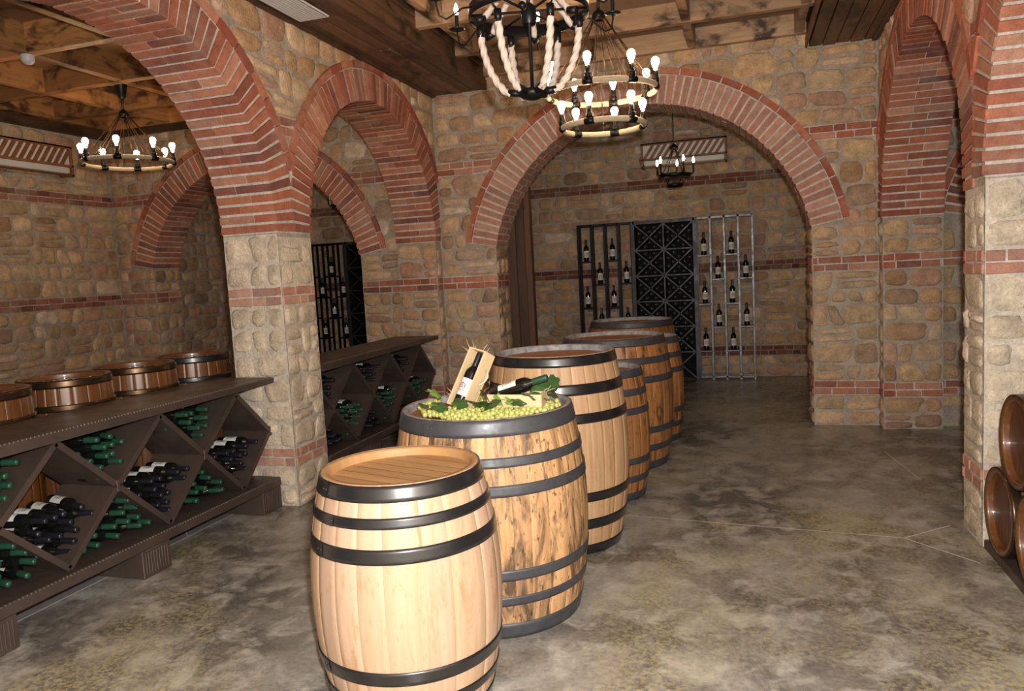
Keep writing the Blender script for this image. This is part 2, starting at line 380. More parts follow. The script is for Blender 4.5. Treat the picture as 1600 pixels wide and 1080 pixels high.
def fill(mb, P, u0, u1, z0, z1, ok, bands=BANDS, hm=.020, pal=0, gap=.018, wscale=1.0, bpal=1.0, rowh=.18):
    if pal: mb.add([P(u0, z0, .003), P(u1, z0, .003), P(u1, z1, .003), P(u0, z1, .003)], [(0, 1, 2, 3)] if not P.flip else [(3, 2, 1, 0)], np.array(MO)*(1-pal)+np.array([.70, .62, .52])*pal, 0)  # mortar lightened along with the stones, flash brightness put into its colour
    zz = z0; zones = []
    for a, b_ in bands:
        if b_ > z1 or a < z0: continue
        if a-zz > .05: zones.append(('s', zz, a))
        zones.append(('b', a, b_)); zz = b_
    if z1-zz > .04: zones.append(('s', zz, z1))
    for kind, a, b_ in zones:
        if kind == 'b':
            u = u0
            while u < u1-.001:
                ue = min(u+.06, u1)
                if ok(u, a, ue, b_):
                    f = [(0, 1, 2, 3)] if not P.flip else [(3, 2, 1, 0)]
                    mb.add([P.cl(u, a, .004), P.cl(ue, a, .004), P.cl(ue, b_, .004), P.cl(u, b_, .004)], f, np.array(MOL)*bpal, 0)
                u = ue
            for r_ in range(2):
                h = (b_-a)/2; u = u0+(-.11*r_)
                while u < u1-.02:
                    L = rng.choice([.21, .21, .16, .11]); ua = max(u, u0); ub = min(u+L, u1)
                    if ub-ua > .03 and ok(ua, a+r_*h, ub, a+(r_+1)*h): brick(mb, P, ua+.005, ub-.006, a+r_*h+.006, a+(r_+1)*h-.006, .010+rng.uniform(0, .006), col=(bcol()*(1-pal*.35)+np.array([.7, .5, .4])*pal*.35)*bpal)
                    u += L
        else:
            n = max(1, round((b_-a)/rowh)); edges = [a]+[a+(b_-a)*(i+rng.uniform(-.16, .16))/n for i in range(1, n)]+[b_]
            ph = rng.uniform(0, 6, len(edges)); fr = rng.uniform(2.5, 5, len(edges))
            def zed(i, u): return edges[i]+(0 if i in (0, n) else .016*math.sin(fr[i]*u+ph[i])+.008*math.sin(3.1*fr[i]*u+ph[i]*2))
            for i in range(n):
                u = u0
                while u < u1-.02:
                    L = rng.choice([.14, .2, .26, .33])*rng.uniform(.85, 1.15)*wscale
                    if u1-(u+L) < .09: L = u1-u
                    t0, t1 = (0 if u == u0 else rng.normal(0, .016)), (0 if u+L >= u1-.001 else rng.normal(0, .020))
                    if L < .2 and edges[i+1]-edges[i] > .2 and rng.random() < .6:
                        zm = .5; parts = [(0, zm), (zm, 1)]
                    elif L > .24 and rng.random() < .22: parts = [(0, .5), (.5, 1)]
                    else: parts = [(0, 1)]
                    for pa, pb in parts:
                        def zz_(t, uu): return zed(i, uu)*(1-t)+zed(i+1, uu)*t
                        if u == u0: t0 = -rng.uniform(-.006, .016) if False else rng.uniform(-.004, .016)
                        q = [(u-t0, zz_(pa, u)), (u+L-t1, zz_(pa, u+L)), (u+L+t1, zz_(pb, u+L)), (u+t0, zz_(pb, u))]
                        zs = [c[1] for c in q]
                        if ok(u, min(zs), u+L, max(zs)): stone(mb, P, q, gap*rng.uniform(.7, 1.5), hm*rng.uniform(.6, 1.35), pal)
                    u += L
def arch_bottom(u, arches):
    for cu, zc, R, *_ in arches:
        if abs(u-cu) < R and abs(u-cu) <= jamb_w((cu, zc, R)): return zc+math.sqrt(max(0, R*R-(u-cu)**2))
    return None
def jamb_w(a):
    cu, zc, R = a[:3]; return R if zc >= ZS else math.sqrt(R*R-(ZS-zc)**2)
def shell(mb, P, u0, u1, ztop, depth, arches, back=True):
    """mortar faces of a wall pierced by round arches: front, back, soffits"""
    us = {u0, u1}
    for a in arches:
        w = jamb_w(a); us |= set(a[0]+w*math.sin(t) for t in np.linspace(-PI/2, PI/2, 41))
    us = sorted(u for u in us if u0-1e-6 <= u <= u1+1e-6)
    def bot(u, m_):
        for a in arches:
            if abs(m_-a[0]) < jamb_w(a): return a[1]+math.sqrt(max(0, a[2]**2-(u-a[0])**2))
        return 0
    for a, b_ in zip(us[:-1], us[1:]):
        if b_-a < 1e-6: continue
        m_ = (a+b_)/2; za, zb = bot(a, m_), bot(b_, m_)
        for d in ((0,) + ((-depth,) if back else ())):
            f = [(0, 1, 2, 3)]
            if P.flip != (d != 0): f = [f[0][::-1]]
            mb.add([P(a, za, d), P(b_, zb, d), P(b_, ztop, d), P(a, ztop, d)], f, MO, 0)
        if za > 0:
            f = [(0, 1, 2, 3)]
            if not P.flip: f = [f[0][::-1]]
            mb.add([P(a, za, 0), P(b_, zb, 0), P(b_, zb, -depth), P(a, za, -depth)], f, MO, 0)
    for a in arches:
        w = jamb_w(a)
        for s_ in (-1, 1):
            u = a[0]+s_*w
            if u0 < u < u1:
                zt = a[1]+math.sqrt(max(0, a[2]**2-w*w))
                mb.add([P(u, 0, 0), P(u, 0, -depth), P(u, zt, -depth), P(u, zt, 0)], [(0, 1, 2, 3)], MO, 0)
def voussoirs(mb, P, arch, depth, ring=.25, tile=True, rows=2, pad=.015, lim=None, wash=0):
    cu, zc, R = arch[:3]; P.rings.append((cu, zc, R+ring+(.072 if tile else 0))); w = jamb_w(arch); t0 = math.acos(min(1, w/R)); t1 = PI-t0; n = round(R*(t1-t0)/.072)
    dt = (t1-t0)/n
    K = 48; V = []; Ra = R-.002; Rb = R+ring+(.068 if tile else .0)
    for k in range(K+1):
        a = t0+(t1-t0)*k/K
        for r_, o_ in ((Rb, .004), (Ra, .004), (Ra, -depth-.004)):
            u = cu+r_*math.cos(a)
            if lim: u = min(max(u, lim[0]), lim[1])
            V.append(P(u, zc+r_*math.sin(a), o_))
    F = [(k*3+j, k*3+j+1, k*3+j+4, k*3+j+3) for k in range(K) for j in (0, 1)]
    if P.flip: F = [f[::-1] for f in F]
    mb.add(V, F, MOL, 0)
    for i in range(n):
        a = t0+dt*(i+.5); ha = dt/2*.74; split = (.38 if i % 2 else .62)
        cuts = [-pad, depth*split, depth+.01] if rows == 2 else [-pad, .22, .46, depth]
        for j in range(len(cuts)-1):
            ra, rb = R-.009-rng.uniform(0, .007), R+ring*rng.uniform(.97, 1.02); d0, d1 = cuts[j]+(.005 if j else rng.uniform(-.006, .004)), cuts[j+1]-.005
            if j: rb = R+.06
            c = bcol()*(1-wash)+np.array([.62, .42, .34])*wash; V = []
            for d in (d0, d1):
                for r_, sgn in ((ra, -1), (ra, 1), (rb, 1), (rb, -1)):
                    h_ = ha*(R/ r_)**.2; u = cu+r_*math.cos(a+sgn*h_); z = zc+r_*math.sin(a+sgn*h_)
                    if lim: u = min(max(u, lim[0]), lim[1])
                    V.append(P(u, z, -d))
            F = [(0, 1, 2, 3), (7, 6, 5, 4), (0, 4, 5, 1), (1, 5, 6, 2), (2, 6, 7, 3), (3, 7, 4, 0)]
            if not P.flip: F = [f[::-1] for f in F]
            mb.add(V, F, c, 2)
    if tile:
        Ro = R+ring+.012; n = round(Ro*(t1-t0)/.2)
        for i in range(n):
            a0 = t0+(t1-t0)*i/n+.004; a1 = t0+(t1-t0)*(i+1)/n-.004; c = bcol()*np.array([1.0, .85, .8]); V = []
            for k in range(4):
                a = a0+(a1-a0)*k/3
                for r_ in (Ro, Ro+.058):
                    u = cu+r_*math.cos(a)
                    if lim: u = min(max(u, lim[0]), lim[1])
                    V += [P(u, zc+r_*math.sin(a), .026), P(u, zc+r_*math.sin(a), -.02)]
            F = []; ulim = [lim and min(abs((cu+Ro*math.cos(a0+(a1-a0)*k/3))-v) for v in lim) < .03 or (lim and not lim[0] < cu+Ro*math.cos(a0+(a1-a0)*k/3) < lim[1]) for k in range(4)]
            if all(ulim): continue
            for k in range(3):
                if ulim[k] and ulim[k+1]: continue
                b_ = k*4; F += [(b_, b_+2, b_+6, b_+4), (b_, b_+4, b_+5, b_+1), (b_+2, b_+3, b_+7, b_+6)]
            if not ulim[0]: F += [(0, 1, 3, 2)]
            if not ulim[3]: F += [(12, 14, 15, 13)]
            if P.flip: F = [f[::-1] for f in F]
            mb.add(V, F, c, 2)
def ok_arches(arches, cover=.27, zmax=9):
    def ok(u0, z0, u1, z1):
        if z1 > zmax+.03: return False
        for a in arches:
            cu, zc, R = a[:3]; w = jamb_w(a)
            for u in (u0, (u0+u1)/2, u1):
                if abs(u-cu) < w-.005 and z0 < ZS-.02: return False
                for z in (z0, (z0+z1)/2, z1):
                    if z > ZS-.06 and math.hypot(u-cu, z-zc) < R+.03: return False
                    if ZS-.06 > z and z1 > ZS+.03 and abs(u-cu) < w+.22: pass
            # hidden behind the ring
            if all(z > ZS and math.hypot(u-cu, z-zc) < R+cover for u in (u0, u1) for z in (z0, z1)): return False
        return True
    return ok
YC = 7.80; XL = -3.20; XR = 1.24; HT = 3.95
A1 = (3.47, 2.03, 1.25); A2 = (6.40, 2.03, 1.25); A0 = (.47, 2.03, 1.25)
B1 = (3.29, 2.02, 1.30); B2 = (6.30, 1.97, 1.35)
CC = (-.955, 1.64, 1.63); CL = (-5.67, 1.65, 1.50); CRt = (3.5, 1.65, 1.50)
MATW = [M['mortar'], M['stone'], M['brick']]
# left arcade
mb = MB(); P = Frame(lambda u, z, o: (XL+o, u, z)); ar = [A0, A1, A2]
shell(mb, P, -1.5, YC+.05, HT, .46, ar)
for a, l_ in zip(ar, ((-1.4, 1.968), (1.972, 4.933), (4.937, YC-.02))): voussoirs(mb, P, a, .46, lim=l_)
TOPB = ((2.74, 2.88),)
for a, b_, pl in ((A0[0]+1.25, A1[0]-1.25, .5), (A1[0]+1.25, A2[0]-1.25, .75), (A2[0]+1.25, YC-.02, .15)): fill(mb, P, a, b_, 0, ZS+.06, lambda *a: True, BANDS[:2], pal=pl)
fill(mb, P, 1.2, YC-.02, ZS+.06, 3.62, ok_arches(ar), TOPB, wscale=1.15, rowh=.21)
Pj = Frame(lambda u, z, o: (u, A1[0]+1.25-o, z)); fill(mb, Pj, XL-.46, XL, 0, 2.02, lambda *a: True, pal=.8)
Pj = Frame(lambda u, z, o: (u, A2[0]+1.25-o, z)); fill(mb, Pj, XL-.46, XL, 0, 2.02, lambda *a: True)
struct(mb.build('wall_left', MATW))
# right arcade
mb = MB(); P = Frame(lambda u, z, o: (XR-o, u, z), True); ar = [B1, B2]
shell(mb, P, -1.5, YC+.05, HT, .5, ar)
for a, l_ in zip(ar, ((-1.4, 4.768), (4.772, YC-.02))): voussoirs(mb, P, a, .5, lim=l_)
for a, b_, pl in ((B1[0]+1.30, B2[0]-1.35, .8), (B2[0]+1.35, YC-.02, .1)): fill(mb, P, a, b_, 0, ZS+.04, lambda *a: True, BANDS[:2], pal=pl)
fill(mb, P, 4.0, YC-.02, ZS+.04, 3.62, ok_arches(ar), TOPB)
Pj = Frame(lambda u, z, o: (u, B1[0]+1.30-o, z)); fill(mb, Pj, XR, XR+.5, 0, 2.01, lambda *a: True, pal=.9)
Pj = Frame(lambda u, z, o: (u, B2[0]+1.35-o, z)); fill(mb, Pj, XR, XR+.5, 0, 1.96, lambda *a: True)
struct(mb.build('wall_right', MATW))
# centre cross wall with the big arch
mb = MB(); P = Frame(lambda u, z, o: (u, YC-o, z))
shell(mb, P, XL-.46, XR+.5, HT, .42, [CC]); voussoirs(mb, P, CC, .42, ring=.27, wash=.38)
wC = jamb_w(CC)
for a, b_ in ((XL+.01, CC[0]-wC), (CC[0]+wC, XR-.01)): fill(mb, P, a, b_, 0, ZS, lambda *a: True, BANDS[:2], pal=.12)
fill(mb, P, XL+.01, XR-.01, ZS, 3.78, ok_arches([CC], .29), TOPB, wscale=1.1, pal=.0)
Pj = Frame(lambda u, z, o: (CC[0]-wC+o, YC+u, z)); fill(mb, Pj, 0, .42, 0, 1.93, lambda *a: True)
Pj = Frame(lambda u, z, o: (CC[0]+wC-o, YC+u, z), True); fill(mb, Pj, 0, .42, 0, 1.93, lambda *a: True)
struct(mb.build('wall_centre', MATW))
# cross wall of the left bay and of the right bay
mb = MB(); shell(mb, P, -7.7, XL-.45, HT, .45, [CL]); voussoirs(mb, P, CL, .45, ring=.27)
wL = jamb_w(CL)
for a, b_ in ((-7.68, CL[0]-wL), (CL[0]+wL, XL-.48)): fill(mb, P, a, b_, 0, ZS, lambda *a: True, BANDS[:2], bpal=.8)
fill(mb, P, -7.68, XL-.48, ZS, 3.78, ok_arches([CL], .29), TOPB, bpal=.8)
Pj = Frame(lambda u, z, o: (CL[0]-wL+o, YC+u, z)); fill(mb, Pj, 0, .45, 0, 1.93, lambda *a: True)
struct(mb.build('wall_cross_left', MATW))
mb = MB(); shell(mb, P, XR+.48, 6.0, HT, .45, [CRt]); voussoirs(mb, P, CRt, .45, ring=.27)
fill(mb, P, XR+.5, 2.2, 0, 3.78, ok_arches([CRt], .29))
struct(mb.build('wall_cross_right', MATW))
# outer walls
mb = MB(); P = Frame(lambda u, z, o: (-7.7+o, u, z)); shell(mb, P, -1.5, 11.2, HT, .2, [])
fill(mb, P, 3.6, YC, 0, 3.9, lambda *a: True, wscale=1.15, hm=.018, bpal=.75); fill(mb, P, YC+.45, 11.1, 0, 3.9, lambda *a: True, bands=())
struct(mb.build('wall_far_left', MATW))
mb = MB(); P = Frame(lambda u, z, o: (u, 11.1-o, z)); shell(mb, P, -7.7, 6.0, HT, .2, [])
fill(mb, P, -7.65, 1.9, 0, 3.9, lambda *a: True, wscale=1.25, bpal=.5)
struct(mb.build('wall_back', MATW))
mb = MB(); P = Frame(lambda u, z, o: (6.0-o, u, z), True); shell(mb, P, -1.5, 11.2, HT, .2, []); struct(mb.build('wall_far_right', MATW))
mb = MB(); P = Frame(lambda u, z, o: (u, -1.5+o, z), True); shell(mb, P, -7.7, 6.0, HT, .2, []); struct(mb.build('wall_front', MATW))
mb = MB(); P = Frame(lambda u, z, o: (-3.25+o, u, z)); shell(mb, P, 8.2, 11.1, HT, .3, []); struct(mb.build('wall_divider', MATW))

# floor
mb = MB(); mb.box((-7.7, -1.5, -.1), (6, 11.1, 0), mi=0)
def strip(a, b, w, mi=1, z=.0012):
    a = Vector((*a, 0)); b = Vector((*b, 0)); d = (b-a).normalized(); n = Vector((-d.y, d.x, 0))*w/2
    mb.add([(p.x, p.y, z) for p in (a-n, b-n, b+n, a+n)], [(0, 1, 2, 3)], mi=mi)
strip((-3.6, -1.4), (-3.6, 7.7), .010); strip((-.80, 4.84), (.86, 4.66), .009); strip((.86, 4.66), (1.16, 4.92), .009); strip((.86, 4.66), (1.16, 4.33), .009)
strip((1.1, 6.75), (1.2, 5.9), .009); strip((-3.6, 4.0), (-3.9, 4.3), .007); strip((-3.6, 2.6), (-2.9, 2.0), .005)
mb.add([(-4.6, -1.4, .0008), (-3.605, -1.4, .0008), (-3.605, 7.7, .0008), (-4.6, 7.7, .0008)], [(0, 1, 2, 3)], mi=2)
struct(mb.build('floor', [M['floor'], M['joint'], M['floor_pale']]))

# ceiling boards, joists, boxed beams
mb = MB(); mb.box((-7.7, -1.5, 3.92), (6, 11.1, 4.02)); struct(mb.build('ceiling', M['panel']))
mb = MB(); mb.box((XL, -1.5, 3.905), (XR, YC, 3.921)); struct(mb.build('ceiling', M['panel2']))
def wcol(): return np.ones(3)*rng.uniform(.6, 1.35)
tn = [0]
def trim(mb_, mats):
    tn[0] += 1; return struct(mb_.build('trim_%d' % tn[0], mats))
def joists(x0, x1, y0, y1, xs, ys, zb=3.73, w=.075, v=''):
    mb = MB()
    for x in xs:
        for a, b_ in zip([y0]+list(ys), list(ys)+[y1]):
            c = wcol(); mb.box((x-w/2, a+.01, zb), (x+w/2, b_-.01, 3.93), c, 0, .004)
    for y in ys:
        mb.box((x0, y-w/2, zb-.006), (x1, y+w/2, 3.93), wcol(), 1, .004)
    trim(mb, [M['joist_y'+v], M['joist_x'+v]])
YS = [-.9, .1, 1.1, 2.1, 3.1, 4.1, 5.02, 6.02, 6.92, 7.74]
joists(-2.56, .62, -1.4, YC-.02, [-2.35, -1.4, -.42, .55], YS, v='2')
YS2 = [.02, 1.02, 2.02, 3.02, 4.02, 5.02, 6.02, 6.95, 7.72]
joists(-7.66, XL-.5, -1.4, YC-.04, [-7.55, -6.62, -5.67, -4.72, -3.76], YS2, 3.68, .09)
joists(XR+.52, 5.9, -1.4, YC-.04, [2.2, 3.2, 4.2], [1.0, 3.0, 5.0, 7.0])
joists(XL+.1, 5.9, 8.3, 11.0, [-2.2, -1.2, -.2, .8], [8.6, 9.6, 10.6])
joists(-7.6, XL-.4, 8.3, 11.0, [-6.6, -5.6, -4.6], [8.6, 9.6, 10.6])
def boxed(x0, x1, sgn):
    mb = MB(); n = 5; w = (x1-x0)/n
    for i in range(n):
        y = -1.4
        while y < YC-.02:
            y2 = min(y+rng.uniform(2.2, 3.6), YC-.02)
            mb.box((x0+i*w+.004, y+.002, 3.60+rng.uniform(0, .010)), (x0+(i+1)*w-.004, y2, 3.66), wcol(), 0, .004); y = y2
    xs = x1 if sgn > 0 else x0
    for z0, z1, t in ((3.60, 3.70, .03), (3.705, 3.81, .018), (3.815, 3.93, .026)):
        mb.box((xs-.012, -1.4, z0), (xs+sgn*t, YC-.02, z1), wcol(), 0, .004)
    xe = x0 if sgn > 0 else x1
    mb.box((xe, -1.4, 3.585), (xe+sgn*.05, YC-.02, 3.64), wcol()*.7, 0, .006)
    mb.box((x0, -1.4, 3.66), (x1, YC-.02, 3.92), (.6, .6, .6), 0)
    trim(mb, [M['beam']])
boxed(XL+.01, -2.58, 1); boxed(.64, XR-.01, -1)
# perimeter boards of the left bay
mb = MB(); mb.box((-7.69, -1.4, 3.58), (-7.6, YC-.02, 3.92), (.5, .5, .5), 0, .005); mb.box((-7.6, YC-.1, 3.60), (XL-.5, YC-.01, 3.92), (.5, .5, .5), 0, .005)
trim(mb, [M['beam']])

# ------------------------------------------------------------------ barrels
def prof_r(t, rt, rm): return rt+(rm-rt)*(1-(2*t-1)**2)
HOOPS = [(0, .062), (.145, .195), (.285, .335)]
def barrel(name, label, loc, H, rt, rm, wood, hoopm, headm, rimm, hoops=HOOPS, ns=26, rot=(0, 0, 0), group=None, tint=.14, az=None):
    t = thing(name, label, 'barrel', loc, rot, group)
    mb = MB(); nz = 28; seg = 4
    if az is None: az = rng.uniform(0, 1)
    wd = rng.uniform(.75, 1.25, ns); wd = wd/wd.sum()*2*PI; a = az
    for s_ in range(ns):
        c = np.ones(3)*rng.uniform(1-tint, 1+tint); c[2] *= rng.uniform(.9, 1.05); V = []; UV = []; us = rng.uniform(0, 30)
        off = [-.0014, 0, 0, 0, 0, 0, -.0014]; fr = [0, .02, .26, .5, .74, .98, 1]
        for i in range(nz+1):
            z = H*i/nz; r = prof_r(i/nz, rt, rm)
            for k in range(7):
                an = a+wd[s_]*fr[k]; V.append(((r+off[k])*math.cos(an), (r+off[k])*math.sin(an), z)); UV.append((an*rm+us, z+us))
        F = [(i*7+k, i*7+k+1, (i+1)*7+k+1, (i+1)*7+k) for i in range(nz) for k in range(6)]
        mb.add(V, F, c, 0, True, UV); a += wd[s_]
    mb.build('staves', wood, t)
    th = .026
    for top in (1, 0):
        z = H if top else 0; s_ = 1 if top else -1
        mb = MB(); mb.lathe([(rt-.002, z-s_*.002), (rt-.006, z+s_*.0), (rt-th, z-s_*.002), (rt-th-.004, z-s_*.012), (rt-th-.002, z-s_*.045)], 64, flip=(not top))
        mb.build('rim', rimm, t)
        mb = MB(); n = 8; R = rt-th+.002; zh = z-s_*.036
        for i in range(n):
            x0 = -R+2*R*i/n+.0015; x1 = -R+2*R*(i+1)/n-.0015; h0 = [math.sqrt(max(0, R*R-(x0+(x1-x0)*k/4)**2)) for k in range(5)]
            V = [(-h0[k], x0+(x1-x0)*k/4, zh) for k in range(5)]+[(h0[k], x0+(x1-x0)*k/4, zh) for k in range(5)]
            F = [(k, k+1, k+6, k+5) for k in range(4)]
            if top: F = [f[::-1] for f in F]
            mb.add(V, F, np.ones(3)*rng.uniform(.9, 1.08), 0)
        mb.lathe([(R, 0), (0.0001, 0)], 40, (.25, .25, .25), c=(0, 0, zh-s_*.004), flip=(not top))
        mb.build('head', headm, t)
    hs = [(1-b_, 1-a_) for a_, b_ in hoops]+list(hoops)
    for a_, b_ in hs:
        mb = MB(); o = .0045; K = 4; e = .002/H
        a2, b2 = max(a_, .001), min(b_, .998)
        pr = [(prof_r(a2, rt, rm)-.003, a2*H)]+[(prof_r(a2+(b2-a2)*k/K, rt, rm)+o, (a2+(b2-a2)*k/K)*H) for k in range(K+1)]+[(prof_r(b2, rt, rm)-.003, b2*H)]
        mb.lathe(pr, 72)
        # riveted lap seam
        sa = -PI/2-.15+rng.uniform(-.5, .5); zc_ = (a2+b2)/2
        mb.lathe([(prof_r(a2+(b2-a2)*k/K, rt, rm)+o+.0022, (a2+(b2-a2)*k/K)*H) for k in range(K+1)], 4, a0=sa, a1=sa+.12)
        for kk in (.03, .09):
            r_ = prof_r(zc_, rt, rm)+o+.002; p = Vector((r_*math.cos(sa+kk), r_*math.sin(sa+kk), zc_*H)); nrm = Vector((math.cos(sa+kk), math.sin(sa+kk), 0))
            mb.tube([p, p+nrm*.002, p+nrm*.003], [.006, .005, .002], 8)
        mb.build('hoop', hoopm, t)
    return t
barrel('wine_barrel', 'pale new oak barrel with glossy black hoops, nearest of the row', (-1.294, 2.603, 0), .931, .305, .372, M['oak_new'], M['hoop_black'], M['head_new'], M['head_new'], [(0, .062), (.118, .158), (.232, .288)], 20, rot=(0, 0, -.3), tint=.10)
barrel('wine_barrel', 'weathered grey-hooped oak barrel with grapes and wine crates on top', (-1.225, 3.455, 0), 1.011, .416, .478, M['oak_worn'], M['hoop_grey'], M['head_dark'], M['rim_grey'], [(0, .075), (.165, .208), (.285, .335)], 30, tint=.18)
barrel('wine_barrel', 'tall clean oak barrel with black hoops behind the grape barrel', (-1.11, 4.417, 0), 1.165, .362, .430, M['oak_mid'], M['hoop_black'], M['head_dark'], M['rim_grey'], [(0, .052), (.137, .190), (.280, .328)], 28)
barrel('wine_barrel', 'small spotted oak barrel with grey hoops, fourth in the row', (-.995, 5.348, 0), .935, .279, .331, M['oak_dark'], M['hoop_grey'], M['head_dark'], M['rim_grey'], ns=22)
barrel('wine_barrel', 'wide brown oak barrel with grey hoops and pale grey rim, fifth in the row', (-1.06, 6.296, 0), 1.08, .416, .490, M['oak_dark'], M['hoop_grey'], M['head_dark'], M['rim_grey'], ns=30)
barrel('wine_barrel', 'small narrow orange barrel squeezed between the last two wide ones', (-.885, 7.181, 0), .985, .280, .333, M['oak_dark'], M['hoop_grey'], M['head_dark'], M['rim_grey'], ns=22)
barrel('wine_barrel', 'farthest wide orange barrel of the row, before the metal rack', (-1.16, 8.10, 0), 1.08, .425, .495, M['oak_orange'], M['hoop_grey'], M['head_dark'], M['rim_grey'], ns=26)
KL = ['varnished brown barrel behind the rack, leftmost and cut by the photo edge', 'varnished brown barrel behind the rack, second from the left', 'varnished brown barrel behind the rack, third from the left', 'varnished brown barrel behind the rack, closest to the stone pier']
for i, y in enumerate((3.09, 3.67, 4.25, 4.83)):
    barrel('varnished_barrel', KL[i], (-4.135, y, 0), 1.15, .262, .280, M['oak_varnish'], M['hoop_brass'] if i < 3 else M['hoop_black'], M['head_varnish'], M['oak_varnish'], [(0, .045), (.135, .17), (.28, .32)], 22, tint=.05)
# barrels on the stand at the right pier
for nm, y, z, lb in (('lying_barrel', 4.31, .291, 'lower varnished lying barrel whose whole round head is seen beside the right pier'), ('lying_barrel', 3.825, .291, 'lower varnished lying barrel at the very right edge of the photo'), ('lying_barrel', 4.068, .712, 'upper varnished lying barrel stacked on top, cut by the right edge')):
    barrel(nm, lb, (XR-.01, y, z), .85, .225, .240, M['oak_varnish'], M['hoop_brass'], M['head_varnish'], M['oak_varnish'], [(0, .06), (.2, .25), (.3, .34)], 20, rot=(0, PI/2, 0))
t = thing('barrel_stand', 'dark steel stand under the lying barrels by the right pier', 'stand', (0, 0, 0))
mb = MB(); mb.box((XR, 2.0, 0), (XR+.75, 4.565, .05), bev=.004); mb.build('base_plate', M['rack'], t)
for x in (XR+.12, XR+.6):
    mb = MB()
    for y0, y1 in ((4.40, 4.56), (4.01, 4.125), (3.5, 3.72)): mb.box((x, y0, .05), (x+.06, y1, .085), bev=.004)
    mb.build('cradle', M['rack'], t)

# ------------------------------------------------------------------ bottles
BP = [(.0, .002), (.030, .0), (.0365, .004), (.0375, .012), (.0375, .185), (.036, .198), (.030, .212), (.020, .226), (.0160, .236), (.0150, .30), (.0150, .312), (.0, .312)]
def bottle(name, cap, n=18, label=True):
    mb = MB(); mb.lathe(BP, n); o = mb.build(name, M['glass_dark'])
    mb = MB(); mb.lathe([(.0178, .228), (.0172, .240), (.0170, .306), (.0150, .3135), (.0001, .3140)], max(10, n-6)); mb.build('capsule', cap, o)
    if label:
        mb = MB(); mb.lathe([(.0380, .055), (.0380, .155)], 12, a0=PI-1.25, a1=PI+1.25); mb.build('label', M['label'], o)
    return o
T_dark = bottle('wine_bottle', M['capsule_dark']); T_green = bottle('wine_bottle', M['capsule_green'])
ORD = ['first', 'second', 'third', 'fourth', 'fifth', 'sixth', 'seventh']
def wine_rack(x0, dY, dz, y0, mids, tips, lab, which, templ, glabel, fills):
    """x0 front edge; lattice mids/tips already in world Y"""
    t = thing('bottle_rack', lab, 'rack', (0, 0, 0))
    zt0, zt1 = .905+dz, .975+dz; y1 = mids[-1]+.03
    mb = MB(); mb.add([(x0, y0, zt0+.008), (x0, y1, zt0+.03), (x0-.52, y1, zt0+.03), (x0-.52, y0, zt0+.008), (x0, y0, zt1), (x0, y1, zt1), (x0-.52, y1, zt1), (x0-.52, y0, zt1)],
        [(3, 2, 1, 0), (4, 5, 6, 7), (0, 1, 5, 4), (1, 2, 6, 5), (2, 3, 7, 6), (3, 0, 4, 7)]); mb.build('top_slab', M['rack'], t)
    mb = MB(); mb.box((x0-.52, y0, .165+dz), (x0, y1-.02, .225+dz), bev=.004); mb.build('base_slab', M['rack'], t)
    for zz in (zt1-.002, .225+dz-.002):
        mb = MB(); y = y0+.01
        while y < y1-.04:
            mb.box((x0-.016, y, zz-.006), (x0+.002, y+.010, zz+.006), bev=.003); y += .0225
        mb.build('weld_bead', M['weld'], t)
    for yf in ([y1-.26, y1-1.40, y1-2.4] if which == 1 else [y1-.5, y1-1.7]):
        if yf < y0: continue
        mb = MB(); mb.box((x0-.45, yf, 0), (x0+.002, yf+.22, .165+dz), bev=.004)
        for k in range(9):
            yy = yf+.02+k*.021; mb.box((x0, yy, .02), (x0+.006, yy+.008, .15+dz), (1, 1, 1), 0, .002)
        mb.build('foot', M['rack'], t)
    xm = x0-.06; xb = x0-.45; zb, zm, zt = .235+dz, .575+dz, .905+dz; th = .011
    nodes = []
    for a in mids:
        for sgn in (-1, 1):
            for zz, tp in ((zt, 1), (zb, 0)):
                tgt = [q for q in tips if abs(q-(a+sgn*.36)) < .2]
                if not tgt: continue
                ya, za, yb, zb_ = a, zm, tgt[0], zz
                if min(ya, yb) < y0:
                    if max(ya, yb) <= y0+.02: continue
                    if ya < yb: f = (y0-ya)/(yb-ya); za = za+(zb_-za)*f; ya = y0
                    else: f = (y0-yb)/(ya-yb); zb_ = zb_+(za-zb_)*f; yb = y0
                d = Vector((0, yb-ya, zb_-za)); L = d.length; d.normalize(); n = Vector((0, -d.z, d.y))*th
                A = Vector((0, ya, za)); B = Vector((0, yb, zb_)); V = []
                for x in (xm, xb):
                    for p in (A-n, B-n, B+n, A+n): V.append((x, p.y, p.z))
                mb = MB(); mb.add(V, [(0, 1, 2, 3), (7, 6, 5, 4), (0, 4, 5, 1), (2, 6, 7, 3), (0, 3, 7, 4), (1, 5, 6, 2)])
                # front lip
                n2 = n*1.5; V = []
                for x in (xm+.006, xm-.006):
                    for p in (A-n2, B-n2, B+n2, A+n2): V.append((x, p.y, p.z))
                mb.add(V, [(0, 1, 2, 3), (7, 6, 5, 4), (0, 4, 5, 1), (2, 6, 7, 3), (0, 3, 7, 4), (1, 5, 6, 2)])
                mb.build('divider', M['rack'], t)
        if a > y0:
            mb = MB(); mb.box((xm-.012, a-.012, zm-.035), (xm+.010, a+.012, zm+.035), bev=.003); mb.build('joint_plate', M['rack'], t)
    mb = MB(); mb.box((xb, y0, zb-.01), (xm, y0+.012, zt), bev=.002); mb.build('end_panel', M['rack'], t)
    # bottles, lying with necks to the corridor
    ey, ez = .0575, .0535; tipx = x0-.10; base = tipx-.3138
    def put(T, y, z, label, group):
        j = rng.normal(0, .0012, 2); dup(T, (base+rng.normal(0, .004), y+j[0], z+j[1]), (rng.uniform(-.25, .25), PI/2, 0), label, group)
    def rot_fix(): pass
    names = fills
